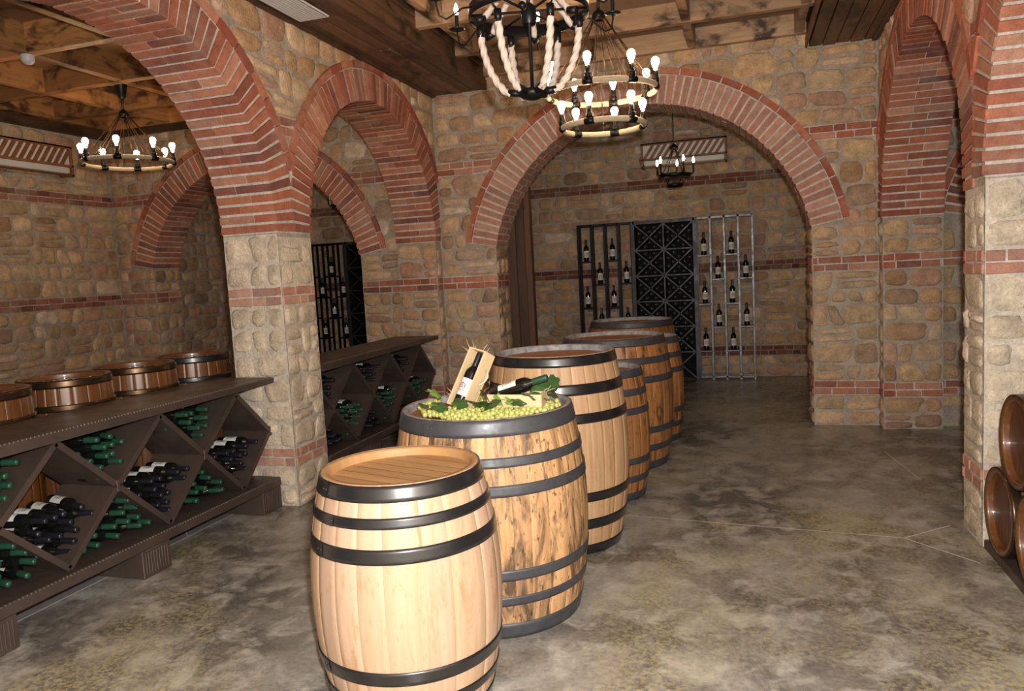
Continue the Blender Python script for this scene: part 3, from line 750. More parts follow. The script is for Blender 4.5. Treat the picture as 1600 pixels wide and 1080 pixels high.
    for kind, cy, nm in names:
        if kind == 'diamond':
            rows = [1, 2, 3, 4, 5]; z00 = zb+.062
        elif kind == 'upper':
            rows = [1, 2, 3, 4, 3]; z00 = zm+.062
        else: rows = [5, 4, 3, 2]; z00 = zb+.040
        if which == 2 and kind == 'upper': rows = [1, 2, 3, 4]
        if which == 2 and kind == 'lower': rows = [4, 3, 2]
        T = templ[kind]
        for r_, cnt in enumerate(rows):
            z = z00+r_*ez if kind != 'lower' else z00+r_*.058
            sp = 2*ey if kind != 'lower' else .118
            for k in range(cnt):
                y = cy+(k-(cnt-1)/2)*sp
                if y < y0+.05: continue
                rowname = 'lowest' if (cnt == 1) else '%s from left in %s' % (ORD[k], 'lowest row' if r_ == 0 else ('top row' if r_ == len(rows)-1 else 'row %s up' % ['one', 'two', 'three', 'four', 'five'][r_]))
                put(T, y, z, '%s bottle, %s, %s' % (glabel[kind], rowname, nm), 'bottles in the '+nm)
    return t
wine_rack(-3.33, 0, 0, 2.22, [2.55, 3.27, 3.985, 4.70], [2.19, 2.91, 3.635, 4.35], 'near dark steel diamond wine rack under the first big brick arch', 1,
    {'diamond': T_dark, 'upper': T_green, 'lower': T_green}, {'diamond': 'dark-capped', 'upper': 'green-capped', 'lower': 'green-capped'},
    [('diamond', 2.91, 'near rack left diamond'), ('diamond', 3.635, 'near rack middle diamond'), ('diamond', 4.35, 'near rack right diamond'),
     ('upper', 2.55, 'near rack left upper triangle'), ('upper', 3.27, 'near rack middle upper triangle'), ('upper', 3.985, 'near rack right upper triangle'),
     ('lower', 2.55, 'near rack left lower triangle'), ('lower', 3.27, 'near rack middle lower triangle'), ('lower', 3.985, 'near rack right lower triangle')])
wine_rack(-3.20, 0, .035, 5.19, [5.40, 6.12, 6.83, 7.54], [5.04, 5.76, 6.475, 7.185], 'far dark steel diamond wine rack under the second brick arch', 2,
    {'diamond': T_green, 'upper': T_dark, 'lower': T_dark}, {'diamond': 'green-capped', 'upper': 'dark-capped', 'lower': 'dark-capped'},
    [('diamond', 5.76, 'far rack left diamond'), ('diamond', 6.475, 'far rack middle diamond'), ('diamond', 7.185, 'far rack right diamond'),
     ('upper', 5.40, 'far rack left upper triangle'), ('upper', 6.12, 'far rack middle upper triangle'), ('upper', 6.83, 'far rack right upper triangle'),
     ('lower', 5.40, 'far rack left lower triangle'), ('lower', 6.12, 'far rack middle lower triangle')])

# ------------------------------------------------------------------ back wall display rack
def display(xoff, lab, full):
    t = thing('display_rack', lab, 'rack', (xoff, 0, 0)); yf, yb = 10.78, 10.93; s_ = .016
    ztop = 2.28
    def frame(x0, x1, mat, shelfz, nm):
        mb = MB(); n = 4; w = (x1-x0)/n
        for y in (yf, yb):
            for i in range(n+1):
                x = x0+w*i; mb.box((x-s_, y-s_, 0), (x+s_, y+s_, ztop), bev=.003)
            mb.box((x0, y-s_, ztop-2*s_), (x1, y+s_, ztop), bev=.003); mb.box((x0, y-s_, .03), (x1, y+s_, .06), bev=.003)
        for x in (x0, x1): mb.box((x-s_, yf, ztop-2*s_), (x+s_, yb, ztop), bev=.003)
        mb.build('open_frame', mat, t)
        for i in range(n):
            for z in shelfz[i % 2]:
                mb = MB(); mb.box((x0+w*i, yf-s_, z-.022), (x0+w*(i+1), yb+s_, z), bev=.003); mb.build('shelf', mat, t)
    SA = [1.755, 1.08, .42]; SB = [1.42, .755, .12]
    frame(-2.27, -1.50, M['iron'], (SA, SB), 'l')
    frame(-.60, .14, M['iron_flash'], (SA, [1.42, .755]), 'r')
    x0, x1 = -1.48, -.62; mb = MB()
    for x in (x0, x1): mb.box((x-.03, yf-.02, 0), (x+.03, yb+.12, ztop), bev=.004)
    mb.box((x0, yf-.02, ztop-.05), (x1, yb+.12, ztop), bev=.004); mb.build('lattice_frame', M['lattice'], t)
    mb = MB(); mb.box(((x0+x1)/2-.012, yf-.01, 0), ((x0+x1)/2+.012, yb+.1, ztop-.05), bev=.002); mb.build('centre_post', M['lattice'], t)
    H = .365; z1 = ztop-.05
    for r_ in range(6):
        zt = z1-r_*H; zb = zt-H
        if r_: mb = MB(); mb.box((x0+.03, yf-.012, zt-.011), (x1-.03, yb+.1, zt+.011), bev=.002); mb.build('lattice_shelf', M['lattice'], t)
        for c in range(2):
            xa = x0+.03+c*.4; xb = xa+.4
            for (p, q) in (((xa, zb), (xb, zt)), ((xa, zt), (xb, zb))):
                d = Vector((q[0]-p[0], q[1]-p[1])).normalized(); n = Vector((-d.y, d.x))*.009; V = []
                for y in (yf-.014, yb+.1):
                    for (a, s2) in ((p, -1), (q, -1), (q, 1), (p, 1)): V.append((a[0]+n.x*s2, y, a[1]+n.y*s2))
                mb = MB(); mb.add(V, [(0, 1, 2, 3), (7, 6, 5, 4), (0, 4, 5, 1), (2, 6, 7, 3), (0, 3, 7, 4), (1, 5, 6, 2)]); mb.build('cross_divider', M['lattice'], t)
    mb = MB(); mb.box((x0, yb+.105, 0), (x1, yb+.12, ztop), bev=.0); mb.build('back_sheet', M['ac_black'], t)
    return t
display(0, 'steel display rack on the back wall seen through the middle arch', True)
display(-4.6, 'dark display rack in the far left room, seen past the pier', True)
SAL = [1.755, 1.08, .42]; SBL = [1.42, .755, .12]
T_stand = bottle('display_bottle', M['capsule_dark'], 14)
tag(T_stand, None, 'bottle')
COLN = ['first', 'second', 'third', 'fourth']; LEV = ['top', 'middle', 'bottom']
for side, x0, x1, nm in (('l', -2.27, -1.50, 'left'), ('r', -.60, .14, 'right')):
    w = (x1-x0)/4
    for i in range(4):
        for j, z in enumerate(SAL if i % 2 == 0 else SBL):
            if nm == 'right' and i % 2 and j == 2: continue
            if nm == 'left' and j == 2 and i > 0: continue
            if nm == 'left' and i % 2 and j == 2: continue
            dup(T_stand, (x0+w*(i+.5), 10.855, z), (0, 0, PI/2+.25+rng.uniform(-.2, .2)), 'bottle on the %s shelf of column %s, %s frame of the back rack' % (LEV[j], ['one', 'two', 'three', 'four'][i], nm), 'bottles standing in the back wall rack')
for i in range(4):
    w = .77/4
    for j, z in enumerate(SAL if i % 2 == 0 else SBL):
        if j == 2: continue
        dup(T_stand, (-4.6-2.27+w*(i+.5), 10.855, z), (0, 0, PI/2+.7), 'dim bottle on %s shelf of column %s, rack in the far left room' % (LEV[j], ['one', 'two', 'three', 'four'][i]), 'bottles standing in the far left room rack')
# bottles lying in the lattice: small, one mesh each
mb = MB(); mb.lathe([(.0, 0), (.034, .002), (.034, .13), (.028, .15), (.0155, .175), (.0155, .235), (.012, .24), (.0001, .241)], 12)
T_lat = mb.build('lying_bottle', M['lat_glint']); tag(T_lat, None, 'bottle')
TRI = ['upper', 'right', 'lower', 'left']
def lattice_spots():
    x0 = -1.45; z1 = 2.23; H = .365; W = .4
    for r_ in range(5):
        for c in range(2):
            if r_ > 3 and c == 0: continue
            cx = x0+c*W+W/2; cz = z1-r_*H-H/2
            for tq in range(4):
                for k, (a, b_) in enumerate(((0, .075), (-.065, .135), (.065, .135))):
                    dx, dz = [(a, b_), (b_*1.08, a*.9), (a, -b_), (-b_*1.08, a*.9)][tq]
                    dz = max(-.135, min(.135, dz))
                    yield r_, c, tq, k, cx+dx, cz+dz
for r_, c, tq, k, x, z in lattice_spots():
    dup(T_lat, (x, 11.025, z), (PI/2, 0, 0), 'dark bottle %s, %s wedge, %s lattice square down, %s column' % ([['nearest the crossing', 'at left', 'at right'], ['nearest the crossing', 'low', 'high'], ['nearest the crossing', 'at left', 'at right'], ['nearest the crossing', 'low', 'high']][tq][k], TRI[tq], ['top', 'second', 'third', 'fourth', 'fifth'][r_], ['left', 'right'][c]), 'bottles lying in the back rack lattice')
mb = MB()
for r_, c, tq, k, x, z in lattice_spots():
    if c == 0 or r_ < 4: mb.lathe([(.034, 0), (.034, .13), (.028, .15), (.0155, .175), (.0155, .235), (.0001, .241)], 8, c=(x-4.6, z, 0))
o = mb.build('lying_bottles', M['glass_dark'], loc=(0, 11.025, 0), rot=(PI/2, 0, 0))
tag(o, 'dark bottles filling the lattice in the far left room', 'bottles', kind='stuff')
for T in (T_dark, T_green, T_stand, T_lat):
    pass

# ------------------------------------------------------------------ old plank partition behind the middle arch
mb = MB(); x = -3.24
while x < -2.44:
    w = min(.14, -2.42-x); mb.box((x+.003, 8.50+rng.uniform(0, .01), 0), (x+w-.003, 8.56, 2.75), wcol(), 0, .004); x += w
t = thing('plank_partition', 'tall dark plank partition behind the left side of the middle arch', 'partition', (0, 0, 0)); mb.build('planks', M['post'], t)
mb = MB(); mb.box((-2.42, 8.47, 0), (-2.345, 8.58, 2.75), (1.5, 1.3, 1.2), 0, .006); mb.build('lit_edge_post', M['post'], t)  # brighter reddish tint paints the light on the partition edge

# ------------------------------------------------------------------ air conditioners in wooden slatted boxes
def ac(lab, loc, rz, w):
    t = thing('air_conditioner', lab, 'air conditioner', loc, (0, 0, rz)); h = .34; d = .20
    mb = MB(); mb.box((-w/2+.03, -d+.03, .03), (w/2-.03, 0, h-.02), bev=.02); mb.box((-w/2+.04, -d+.022, .035), (w/2-.04, -d+.03, .095), bev=.002); mb.build('unit', M['plastic_white'], t)
    mb = MB()
    for a, b_ in (((-w/2, -d, h-.03), (w/2, -d+.03, h)), ((-w/2, -d, .0), (w/2, -d+.03, .022)), ((-w/2, -d, .10), (w/2, -d+.03, .128)), ((-w/2, -d, 0), (-w/2+.03, 0, h)), ((w/2-.03, -d, 0), (w/2, 0, h)), ((-w/2, -d, h-.02), (w/2, 0, h))):
        mb.box(a, b_, wcol(), 0, .003)
    mb.build('frame', M['acwood'], t)
    n = 12
    for i in range(n):
        x = -w/2+.02+(w-.19)*i/(n-1); mb = MB()
        z0, z1 = .125, h-.03; dx = .125; y = -d+.012
        mb.add([(x, y, z0), (x+.048, y, z0), (x+.048+dx, y, z1), (x+dx, y, z1), (x, y+.012, z0), (x+.048, y+.012, z0), (x+.048+dx, y+.012, z1), (x+dx, y+.012, z1)],
               [(0, 1, 2, 3), (7, 6, 5, 4), (0, 4, 5, 1), (1, 5, 6, 2), (2, 6, 7, 3), (3, 7, 4, 0)])
        mb.build('slat', M['acwood'], t)
    mb = MB(); mb.box((-w/2+.03, -d+.028, .13), (w/2-.03, -d+.032, h-.03)); mb.build('grille_back', M['plastic_white'], t)
ac('slatted wooden box round the air conditioner high on the back wall', (-.75, 11.08, 3.02), 0, 1.17)
ac('slatted wooden box round the air conditioner high on the left wall', (-7.68, 6.50, 3.05), PI/2, 1.15)
mb = MB(); mb.box((-3.10, 4.3, 3.585), (-2.85, 5.08, 3.60), bev=.004)
for k in range(9):
    mb.box((-3.085+k*.025, 4.32, 3.580), (-3.068+k*.025, 5.06, 3.586), bev=.001)
    mb.box((-3.068+k*.025, 4.32, 3.5845), (-3.060+k*.025, 5.06, 3.5855), mi=1)
tag(mb.build('ceiling_vent', [M['plastic_white'], M['vent_shade']]), 'white slotted air vent set in the left ceiling beam', 'vent')
t = thing('smoke_detector', 'round white smoke detector where the left ceiling joists cross', 'smoke detector', (-5.67, 5.02, 3.60))
mb = MB(); mb.lathe([(.0001, 0), (.03, .002), (.045, .018), (.052, .03), (.052, .075)], 24, flip=True); mb.build('housing', M['plastic_white'], t)
mb = MB(); mb.lathe([(.012, -.004), (.02, .0), (.02, .004)], 12, flip=True); mb.build('sensor', M['plastic_white'], t)

# ------------------------------------------------------------------ chandeliers
def bulb_mesh(p, s=1.0, tear=True):
    mb = MB()
    if tear: pr = [(.010, 0), (.013, .012), (.017, .03), (.028, .058), (.033, .08), (.030, .098), (.018, .112), (.0001, .117)]
    else: pr = [(.006, 0), (.010, .012), (.012, .025), (.009, .042), (.004, .056), (.0001, .062)]
    mb.lathe([(r*s, z*s) for r, z in pr], 12, c=p); return mb
def rope_ring(t, R, z, nb, ph, bulbs=True):
    mb = MB(); mb.tube([(R*math.cos(a), R*math.sin(a), z) for a in np.linspace(0, 2*PI, 65)[:-1]], .021, 10, closed=True, twist=None); mb.build('ring', M['hemp'], t)
    for i in range(nb):
        a = ph+2*PI*i/nb; c, s_ = math.cos(a), math.sin(a)
        mb = MB(); mb.tube([(R*math.cos(a+d), R*math.sin(a+d), z) for d in (-.05/R*.7, 0, .05/R*.7)], .0255, 10); cl = mb.build('clamp', M['iron'], t)
        mb = MB(); mb.tube([(R*c, R*s_, z+.015), (R*c, R*s_, z+.10)], .018, 10); mb.tube([(R*c, R*s_, z+.02), (R*c, R*s_, z+.05)], .024, 10); mb.build('socket', M['iron'], t)
        bulb_mesh((R*c, R*s_, z+.095), .88).build('bulb', M['bulb'], t)
def cone(t, R, z, zt, n, ph, mat='copper'):
    mb = MB()
    for i in range(n):
        for d in (-.03, .03):
            a = ph+2*PI*i/n+d/R; mb.tube([(R*math.cos(a), R*math.sin(a), z), (.035*math.cos(a), .035*math.sin(a), zt)], .0035, 5)
    mb.build('hanging_cord', M[mat], t)
    mb = MB(); mb.lathe([(.03, zt-.03), (.05, zt-.01), (.045, zt+.02), (.02, zt+.04), (.012, zt+.05)], 16); mb.build('hub', M['iron'], t)
# two-tier rope ring chandelier
cdir = math.atan2(-5.55, .95)
t = thing('rope_chandelier', 'two-tier rope ring chandelier with many glowing bulbs in the corridor', 'chandelier', (-.95, 5.57, 0))
rope_ring(t, .395, 2.92, 8, cdir-.23); rope_ring(t, .30, 2.675, 6, cdir-.31)
cone(t, .395, 2.93, 3.46, 8, cdir-.23+.39)
mb = MB()
for i in range(6):
    a = cdir-.31+2*PI*i/6+.3; mb.tube([(.30*math.cos(a), .30*math.sin(a), 2.68), (.37*math.cos(a), .37*math.sin(a), 2.92)], .003, 5)
mb.build('drop_cord', M['copper'], t)
mb = MB(); mb.tube([(0, 0, 3.5), (0, 0, 3.88)], .011, 8); mb.build('rod', M['iron'], t)
mb = MB(); mb.lathe([(.02, 3.80), (.05, 3.86), (.065, 3.92)], 20); mb.build('canopy', M['iron'], t)
# single ring chandelier of the left bay
t = thing('ring_chandelier', 'single rope ring chandelier with eight bulbs hanging in the left bay', 'chandelier', (-5.78, 6.12, 0))
rope_ring(t, .415, 2.93, 8, .55); cone(t, .415, 2.94, 3.40, 8, .55+.39)
mb = MB(); mb.tube([(0, 0, 3.4), (0, 0, 3.90)], .012, 8); mb.build('rod', M['iron'], t)
mb = MB(); mb.lathe([(.02, 3.55), (.035, 3.57), (.06, 3.68), (.062, 3.69), (.01, 3.69)], 20); mb.build('canopy', M['iron'], t)
# rope-arm chandelier nearest the camera
t = thing('rope_chandelier', 'black iron chandelier with thick curved white rope arms, nearest the camera', 'chandelier', (-.95, 3.60, 0))
zb = 2.50
mb = MB(); mb.lathe([(.0001, zb-.025), (.03, zb-.02), (.055, zb-.008), (.065, zb+.012), (.05, zb+.025), (.02, zb+.035), (.0001, zb+.04)], 24); mb.build('bottom_bowl', M['iron'], t)
mb = MB(); mb.tube([(0, 0, zb), (0, 0, 3.9)], .009, 8); mb.build('rod', M['iron'], t)
mb = MB(); mb.lathe([(.02, 3.84), (.05, 3.88), (.065, 3.92)], 20); mb.build('canopy', M['iron'], t)
RR = .285; zr = 2.86
mb = MB()
pr = [(RR, zr), (RR+.004, zr), (RR+.004, zr+.055), (RR, zr+.055), (RR, zr)]
mb.lathe(pr, 64); mb.build('ring_band', M['iron'], t)
mb = MB()
for i in range(3):
    a = cdir+.6+PI*i/3; c, s_ = math.cos(a), math.sin(a); mb.tube([(-RR*c, -RR*s_, zr+.03), (RR*c, RR*s_, zr+.03)], .006, 6)
mb.lathe([(.03, zr-.03), (.04, zr), (.035, zr+.05), (.012, zr+.07)], 16); mb.build('spoke', M['iron'], t)
cd2 = math.atan2(-3.6, .95)
for i in range(6):
    a = cd2+.42+2*PI*i/6; c, s_ = math.cos(a), math.sin(a)
    pts = [(.105, zb+.012), (.135, zb+.03), (.165, zb+.065), (.195, zb+.12), (.218, zb+.18), (.232, zb+.245), (.238, zb+.30)]
    P3 = []
    for k in range(len(pts)-1):
        for f in np.linspace(0, 1, 10)[:-1]:
            r_ = pts[k][0]*(1-f)+pts[k+1][0]*f; z = pts[k][1]*(1-f)+pts[k+1][1]*f; P3.append((r_*c, r_*s_, z))
    P3.append((pts[-1][0]*c, pts[-1][0]*s_, pts[-1][1]))
    mb = MB(); mb.tube(P3, .0158, 16, twist=42); arm = mb.build('rope_arm', M['rope'], t)
    mb = MB(); mb.tube([(.055*c, .055*s_, zb+.012), (.118*c, .118*s_, zb+.02)], .017, 12); mb.build('end_cap', M['iron'], arm)
    mb = MB(); mb.tube([(.238*c, .238*s_, zb+.29), (.240*c, .240*s_, zb+.345)], .018, 12); mb.tube([(.24*c, .24*s_, zb+.34), (RR*c, RR*s_, zr+.01)], .005, 6); mb.build('end_cap', M['iron'], arm)
    # upper inner rope running up to the stem
    a2 = a+PI/6; c, s_ = math.cos(a2), math.sin(a2); P3 = []
    for k in range(20):
        f = k/19; r_ = .23*(1-f)+.06*f; z = zr-.02+.16*f+.02*math.sin(f*PI); P3.append((r_*c, r_*s_, z))
    mb = MB(); mb.tube(P3, .014, 14, twist=36); arm = mb.build('upper_rope', M['rope'], t)
    mb = MB(); mb.tube([(.225*c, .225*s_, zr-.02), (.27*c, .27*s_, zr-.03)], .0175, 12); mb.build('end_cap', M['iron'], arm)
    # candle arm
    c, s_ = math.cos(a2), math.sin(a2)
    pts = [(RR, zr+.03), (RR+.05, zr+.02), (RR+.09, zr-.01), (RR+.13, zr-.035), (RR+.165, zr-.02), (RR+.175, zr+.03), (RR+.175, zr+.05)]
    mb = MB(); mb.tube([(r_*c, r_*s_, z) for r_, z in pts], .0045, 6); arm = mb.build('candle_arm', M['iron'], t)
    R2 = RR+.175
    mb = MB(); mb.lathe([(.004, zr+.052), (.03, zr+.05), (.042, zr+.056), (.03, zr+.057), (.004, zr+.058)], 18, c=(R2*c, R2*s_, 0)); mb.lathe([(.010, zr+.055), (.010, zr+.125)], 10, c=(R2*c, R2*s_, 0)); mb.build('candle_cup', M['iron'], arm)
    bulb_mesh((R2*c, R2*s_, zr+.125), 1.0, False).build('bulb', M['bulb_small'], arm)
# small iron candle chandeliers in the far rooms
def wagon(lab, loc, ph):
    t = thing('candle_chandelier', lab, 'chandelier', loc); R = .17; z = 2.70
    mb = MB(); mb.lathe([(R-.02, z), (R+.02, z-.005), (R+.025, z+.04), (R-.015, z+.045), (R-.02, z)], 32); mb.build('ring', M['iron'], t)
    mb = MB(); mb.lathe([(.0001, z-.12), (.08, z-.12), (.10, z-.10), (.09, z-.07), (.03, z-.06)], 24); mb.build('lower_bowl', M['iron'], t)
    mb = MB()
    for i in range(4):
        a = ph+PI/2*i+.4; mb.tube([(R*math.cos(a), R*math.sin(a), z+.03), (.03*math.cos(a), .03*math.sin(a), z+.33)], .005, 5); mb.tube([(R*math.cos(a), R*math.sin(a), z+.01), (.09*math.cos(a), .09*math.sin(a), z-.09)], .006, 5)
    mb.lathe([(.0001, z+.32), (.05, z+.33), (.055, z+.36), (.01, z+.40)], 16); mb.tube([(0, 0, z+.36), (0, 0, 3.92)], .006, 6); mb.build('hanger', M['iron'], t)
    for i in range(5):
        a = ph+2*PI*i/5; c, s_ = math.cos(a), math.sin(a)
        mb = MB(); mb.tube([((R+.02)*c, (R+.02)*s_, z+.03), ((R+.055)*c, (R+.055)*s_, z+.05), ((R+.06)*c, (R+.06)*s_, z+.16)], .012, 8); a_ = mb.build('candle_arm', M['iron'], t)
        bulb_mesh(((R+.06)*c, (R+.06)*s_, z+.16), 1.25, False).build('bulb', M['bulb_small'], a_)
wagon('small black candle chandelier in the far room behind the middle arch', (-.76, 9.45, 0), .25)
wagon('small dark candle chandelier glimpsed in the far left room', (-5.35, 9.6, 0), 1.1)

# ------------------------------------------------------------------ things on the grape barrel
BX, BY, BZ = -1.225, 3.455, 1.011
right = Vector((.955, .297, 0)); toward = Vector((.335, -.942, 0))
def crate(lab, mtx, L, W, D):
    """open-topped box: length along local z, width x, depth y, open side -y"""
    t = thing('wine_crate', lab, 'crate'); t.matrix_world = mtx; th = .008
    for nm, a, b_ in (('back_board', (-W/2, D/2-th, 0), (W/2, D/2, L)), ('side_board', (-W/2, -D/2, 0), (-W/2+th, D/2-th, L)), ('side_board', (W/2-th, -D/2, 0), (W/2, D/2-th, L)), ('end_board', (-W/2+th, -D/2, 0), (W/2-th, D/2-th, th)), ('end_board', (-W/2+th, -D/2, L-th), (W/2-th, D/2-th, L))):
        mb = MB(); mb.box(a, b_, bev=.0012); mb.build(nm, M['pine'], t)
    mb = MB(); mb.tube([(W/2, .01, L*.72), (W/2+.02, .01, L*.70), (W/2+.035, .005, L*.62), (W/2+.03, 0, L*.53), (W/2+.012, 0, L*.47), (W/2, .005, L*.45)], .0042, 7, twist=90); mb.build('cord_handle', M['cord_white'], t)
    return t
def straw(lab, mtx, L, W, D, n, out):
    mb = MB(); r = random.Random(n)
    for k in range(n):
        p = Vector((r.uniform(-W*.4, W*.4), r.uniform(D*.0, D*.36), r.uniform(.03, L-.03))); v = Vector((r.uniform(-1, 1), r.uniform(-.35, .25), r.uniform(-1, 1))).normalized()*r.uniform(.02, .05)
        q = [p-v, p+Vector((r.uniform(-.006, .006), -.004, 0)), p+v]
        q = [Vector((max(-W/2+.01, min(W/2-.01, a.x)), max(-D/2+.002, min(D/2-.01, a.y)), max(.01, min(L-.01, a.z)))) for a in q]
        mb.tube(q, .0015, 4)
    for (p, v) in out:
        p = Vector(p); v = Vector(v); mb.tube([p, p+v*.5+Vector((0, -.004, .002)), p+v], [.0018, .0016, .0009], 4)
    o = mb.build('straw', M['straw']); o.matrix_world = mtx; return tag(o, lab, 'straw', kind='stuff')
def M4(loc, xa, ya, za):
    m_ = Matrix.Identity(4)
    for i in range(3): m_[i][0] = xa[i]; m_[i][1] = ya[i]; m_[i][2] = za[i]; m_[i][3] = loc[i]
    return m_
def basis(z, yhint):
    z = z.normalized(); y = (yhint-z*yhint.dot(z)).normalized(); x = y.cross(z).normalized(); return x, y, z
# standing crate, leaning to the right and back; open side (-y) faces the camera's left
zdir = right*.42+Vector((0, 0, 1))*.86-toward*.22
open_dir = (toward*.70-right*.55+Vector((0, 0, .25)))
xa, ya, za = basis(zdir, -open_dir)
C1 = M4(Vector((-1.325, 3.335, 1.010)), xa, ya, za)
crate('pine wine crate tilted upright on the grapes with its bottle showing', C1, .30, .105, .085)
straw('straw packing in the upright tilted crate', C1, .30, .105, .085, 70, [((-.045, 0, .26), (-.075, -.02, .035)), ((-.04, 0, .285), (-.03, -.02, .05)), ((-.045, -.01, .27), (-.05, -.03, .06)), ((.0, 0, .29), (.02, -.01, .05)), ((-.045, -.02, .05), (-.05, -.02, .025)), ((-.045, -.02, .04), (-.04, -.02, .01)), ((-.03, 0, .29), (-.04, 0, .04)), ((.03, 0, .29), (.01, -.01, .035)), ((-.04, -.01, .24), (-.03, -.03, .05))])
def put_bottle(T, mtx, lab):
    o = dup(T, (0, 0, 0), (0, 0, 0), lab); o.matrix_world = mtx; o['category'] = 'bottle'; o.pop('group', None) if hasattr(o, 'pop') else None
    return o
# label sits on local -x of the bottle: turn it to the open side
def bottle_in(C, dy, dz, tilt=0):
    return C @ Matrix.Translation((0.0, dy, dz)) @ Matrix.Rotation(tilt, 4, 'X') @ Matrix.Rotation(PI/2, 4, 'Z') @ Matrix.Scale(.88, 4)
put_bottle(T_dark, bottle_in(C1, -.012, .012), 'dark-capped bottle packed in the upright tilted crate')
# lying crate, its right end towards the camera
z2 = (right*.946+toward*.32).normalized()
xa, ya, za = basis(z2, Vector((0, 0, -1)))
C2 = M4(Vector((-1.178, 3.386, 1.046)), xa, ya, za)
crate('pine wine crate lying flat on the grapes with a green-necked bottle', C2, .27, .105, .062)
straw('straw packing in the flat lying crate', C2, .27, .105, .062, 60, [((.02, -.03, .26), (.01, -.03, .04)), ((-.02, -.03, .27), (.0, -.02, .05)), ((.0, -.03, .28), (.02, -.04, .03)), ((.03, -.03, .2), (.03, -.02, .05))])
bm4 = C2 @ Matrix.Translation((0.0, -.018, .005)) @ Matrix.Rotation(.30, 4, 'X') @ Matrix.Rotation(PI/2, 4, 'Z') @ Matrix.Scale(.95, 4)
put_bottle(T_green, bm4, 'green-capped bottle slanting out of the flat lying crate')
# wine glass between the crates
t = thing('wine_glass', 'empty wine glass standing between the two wine crates', 'glass', (-1.265, 3.53, .985))
mb = MB(); mb.lathe([(.0001, .058), (.012, .06), (.028, .078), (.035, .10), (.034, .125), (.029, .15), (.0275, .15), (.0325, .125), (.0335, .10), (.0265, .079), (.0001, .0615)], 28); mb.build('bowl', M['glass'], t)
mb = MB(); mb.lathe([(.0001, .0), (.032, .001), (.032, .003), (.006, .006), (.0038, .02), (.0038, .05), (.008, .059), (.0001, .0595)], 24); mb.build('stem', M['glass'], t)

def grape_bunch(lab, loc, rz, n, L, W, r0=.0125):
    r = random.Random(int(abs(loc[0]*1000)+abs(loc[1]*1000)))
    mb = MB(); placed = []
    sph = []; 
    for k in range(n*6):
        if len(placed) >= n: break
        f = r.random(); w = W*(1-.55*f); p = Vector((L*(f-.5), r.uniform(-w, w), 0)); lim = 1-(p.y/max(w, 1e-3))**2
        p.z = .011+r.uniform(0, .030)*max(0, lim)*(1-.4*f)
        rr = r0*r.uniform(.85, 1.12)
        if all((p-q).length > (rr+s_)*.86 for q, s_ in placed):
            placed.append((p, rr)); nu, nv = 10, 6; V = [(p.x, p.y, p.z-rr)]
            for i in range(1, nv):
                th = PI*i/nv
                for j in range(nu): V.append((p.x+rr*math.sin(th)*math.cos(2*PI*j/nu), p.y+rr*math.sin(th)*math.sin(2*PI*j/nu), p.z-rr*1.08*math.cos(th)))
            V.append((p.x, p.y, p.z+rr*1.08)); F = [(0, 1+(j+1) % nu, 1+j) for j in range(nu)]
            for i in range(nv-2):
                for j in range(nu): a = 1+i*nu; F.append((a+j, a+(j+1) % nu, a+nu+(j+1) % nu, a+nu+j))
            a = 1+(nv-2)*nu; e = len(V)-1; F += [(a+j, a+(j+1) % nu, e) for j in range(nu)]
            mb.add(V, F, (1, 1, 1), 0, True)
    t = thing('grape_bunch', lab, 'grapes', loc, (0, 0, rz), 'bunches of green grapes on the barrel'); mb.build('berries', M['grape'], t)
    mb = MB(); mb.tube([(-L*.62, 0, .018), (-L*.5, .004, .014), (-L*.2, 0, .01), (L*.3, 0, .008)], [.0028, .0025, .002, .0012], 6); mb.build('stem', M['stem'], t)
def at(a, b_): v = Vector((BX, BY, 0))+right*a+toward*b_; return (v.x, v.y, BZ-.026)
GB = [((-.14, .08), 1.0, 'bunch of green grapes behind the foot of the upright crate'), ((-.02, -.16), 2.4, 'bunch of green grapes at the back of the barrel top'), ((-.27, .04), 2.2, 'small bunch of green grapes at the far left rim'), ((-.20, .18), 2.7, 'bunch of green grapes left of the upright crate foot'), ((-.08, .29), .3, 'bunch of green grapes at the front left rim'), ((.06, .30), .25, 'bunch of green grapes at the front middle rim'),
      ((.18, .24), .8, 'bunch of green grapes at the front right rim'), ((.28, .10), 1.2, 'bunch of green grapes at the right rim'), ((-.28, -.10), 1.8, 'bunch of green grapes behind the left rim'), ((-.02, .17), .5, 'bunch of green grapes just before the crates'), ((.12, .12), .4, 'bunch of green grapes before the flat crate'), ((.27, -.05), 1.7, 'bunch of green grapes under the leaves at the right')]
for (p, rz, lb) in GB: grape_bunch(lb, at(*p), rz, 46, .20, .062)
def leaf(lab, loc, rot, s, mat):
    nl = 5; V = [(0, 0, 0)]; N_ = 30
    for k in range(N_):
        a = 2*PI*k/N_; lobe = .72+.28*abs(math.cos(a*nl/2)); ser = 1+.05*(1 if k % 2 else -1); r_ = s*lobe*ser*(.80 if abs(a-PI) < .35 else 1)
        x, y = r_*math.cos(a), r_*.85*math.sin(a); V.append((x, y, -.25*(x*x+y*y)/s+.12*s*math.cos(a*nl)*.5))
    F = [(0, 1+k, 1+(k+1) % N_) for k in range(N_)]
    V2 = [(x, y, z-.0008) for x, y, z in V]
    mb = MB(); mb.add(V, F, smooth=True); mb.add(V2, [f[::-1] for f in F], smooth=True)
    t = thing('vine_leaf', lab, 'leaf', loc, rot, 'vine leaves among the grapes'); mb.build('blade', mat, t)
    mb = MB(); mb.tube([(-s*.2, 0, .0), (-s*.8, 0, -.006), (-s*1.25, .006, -.012)], .0013, 5); mb.build('stalk', M['stem'], t)
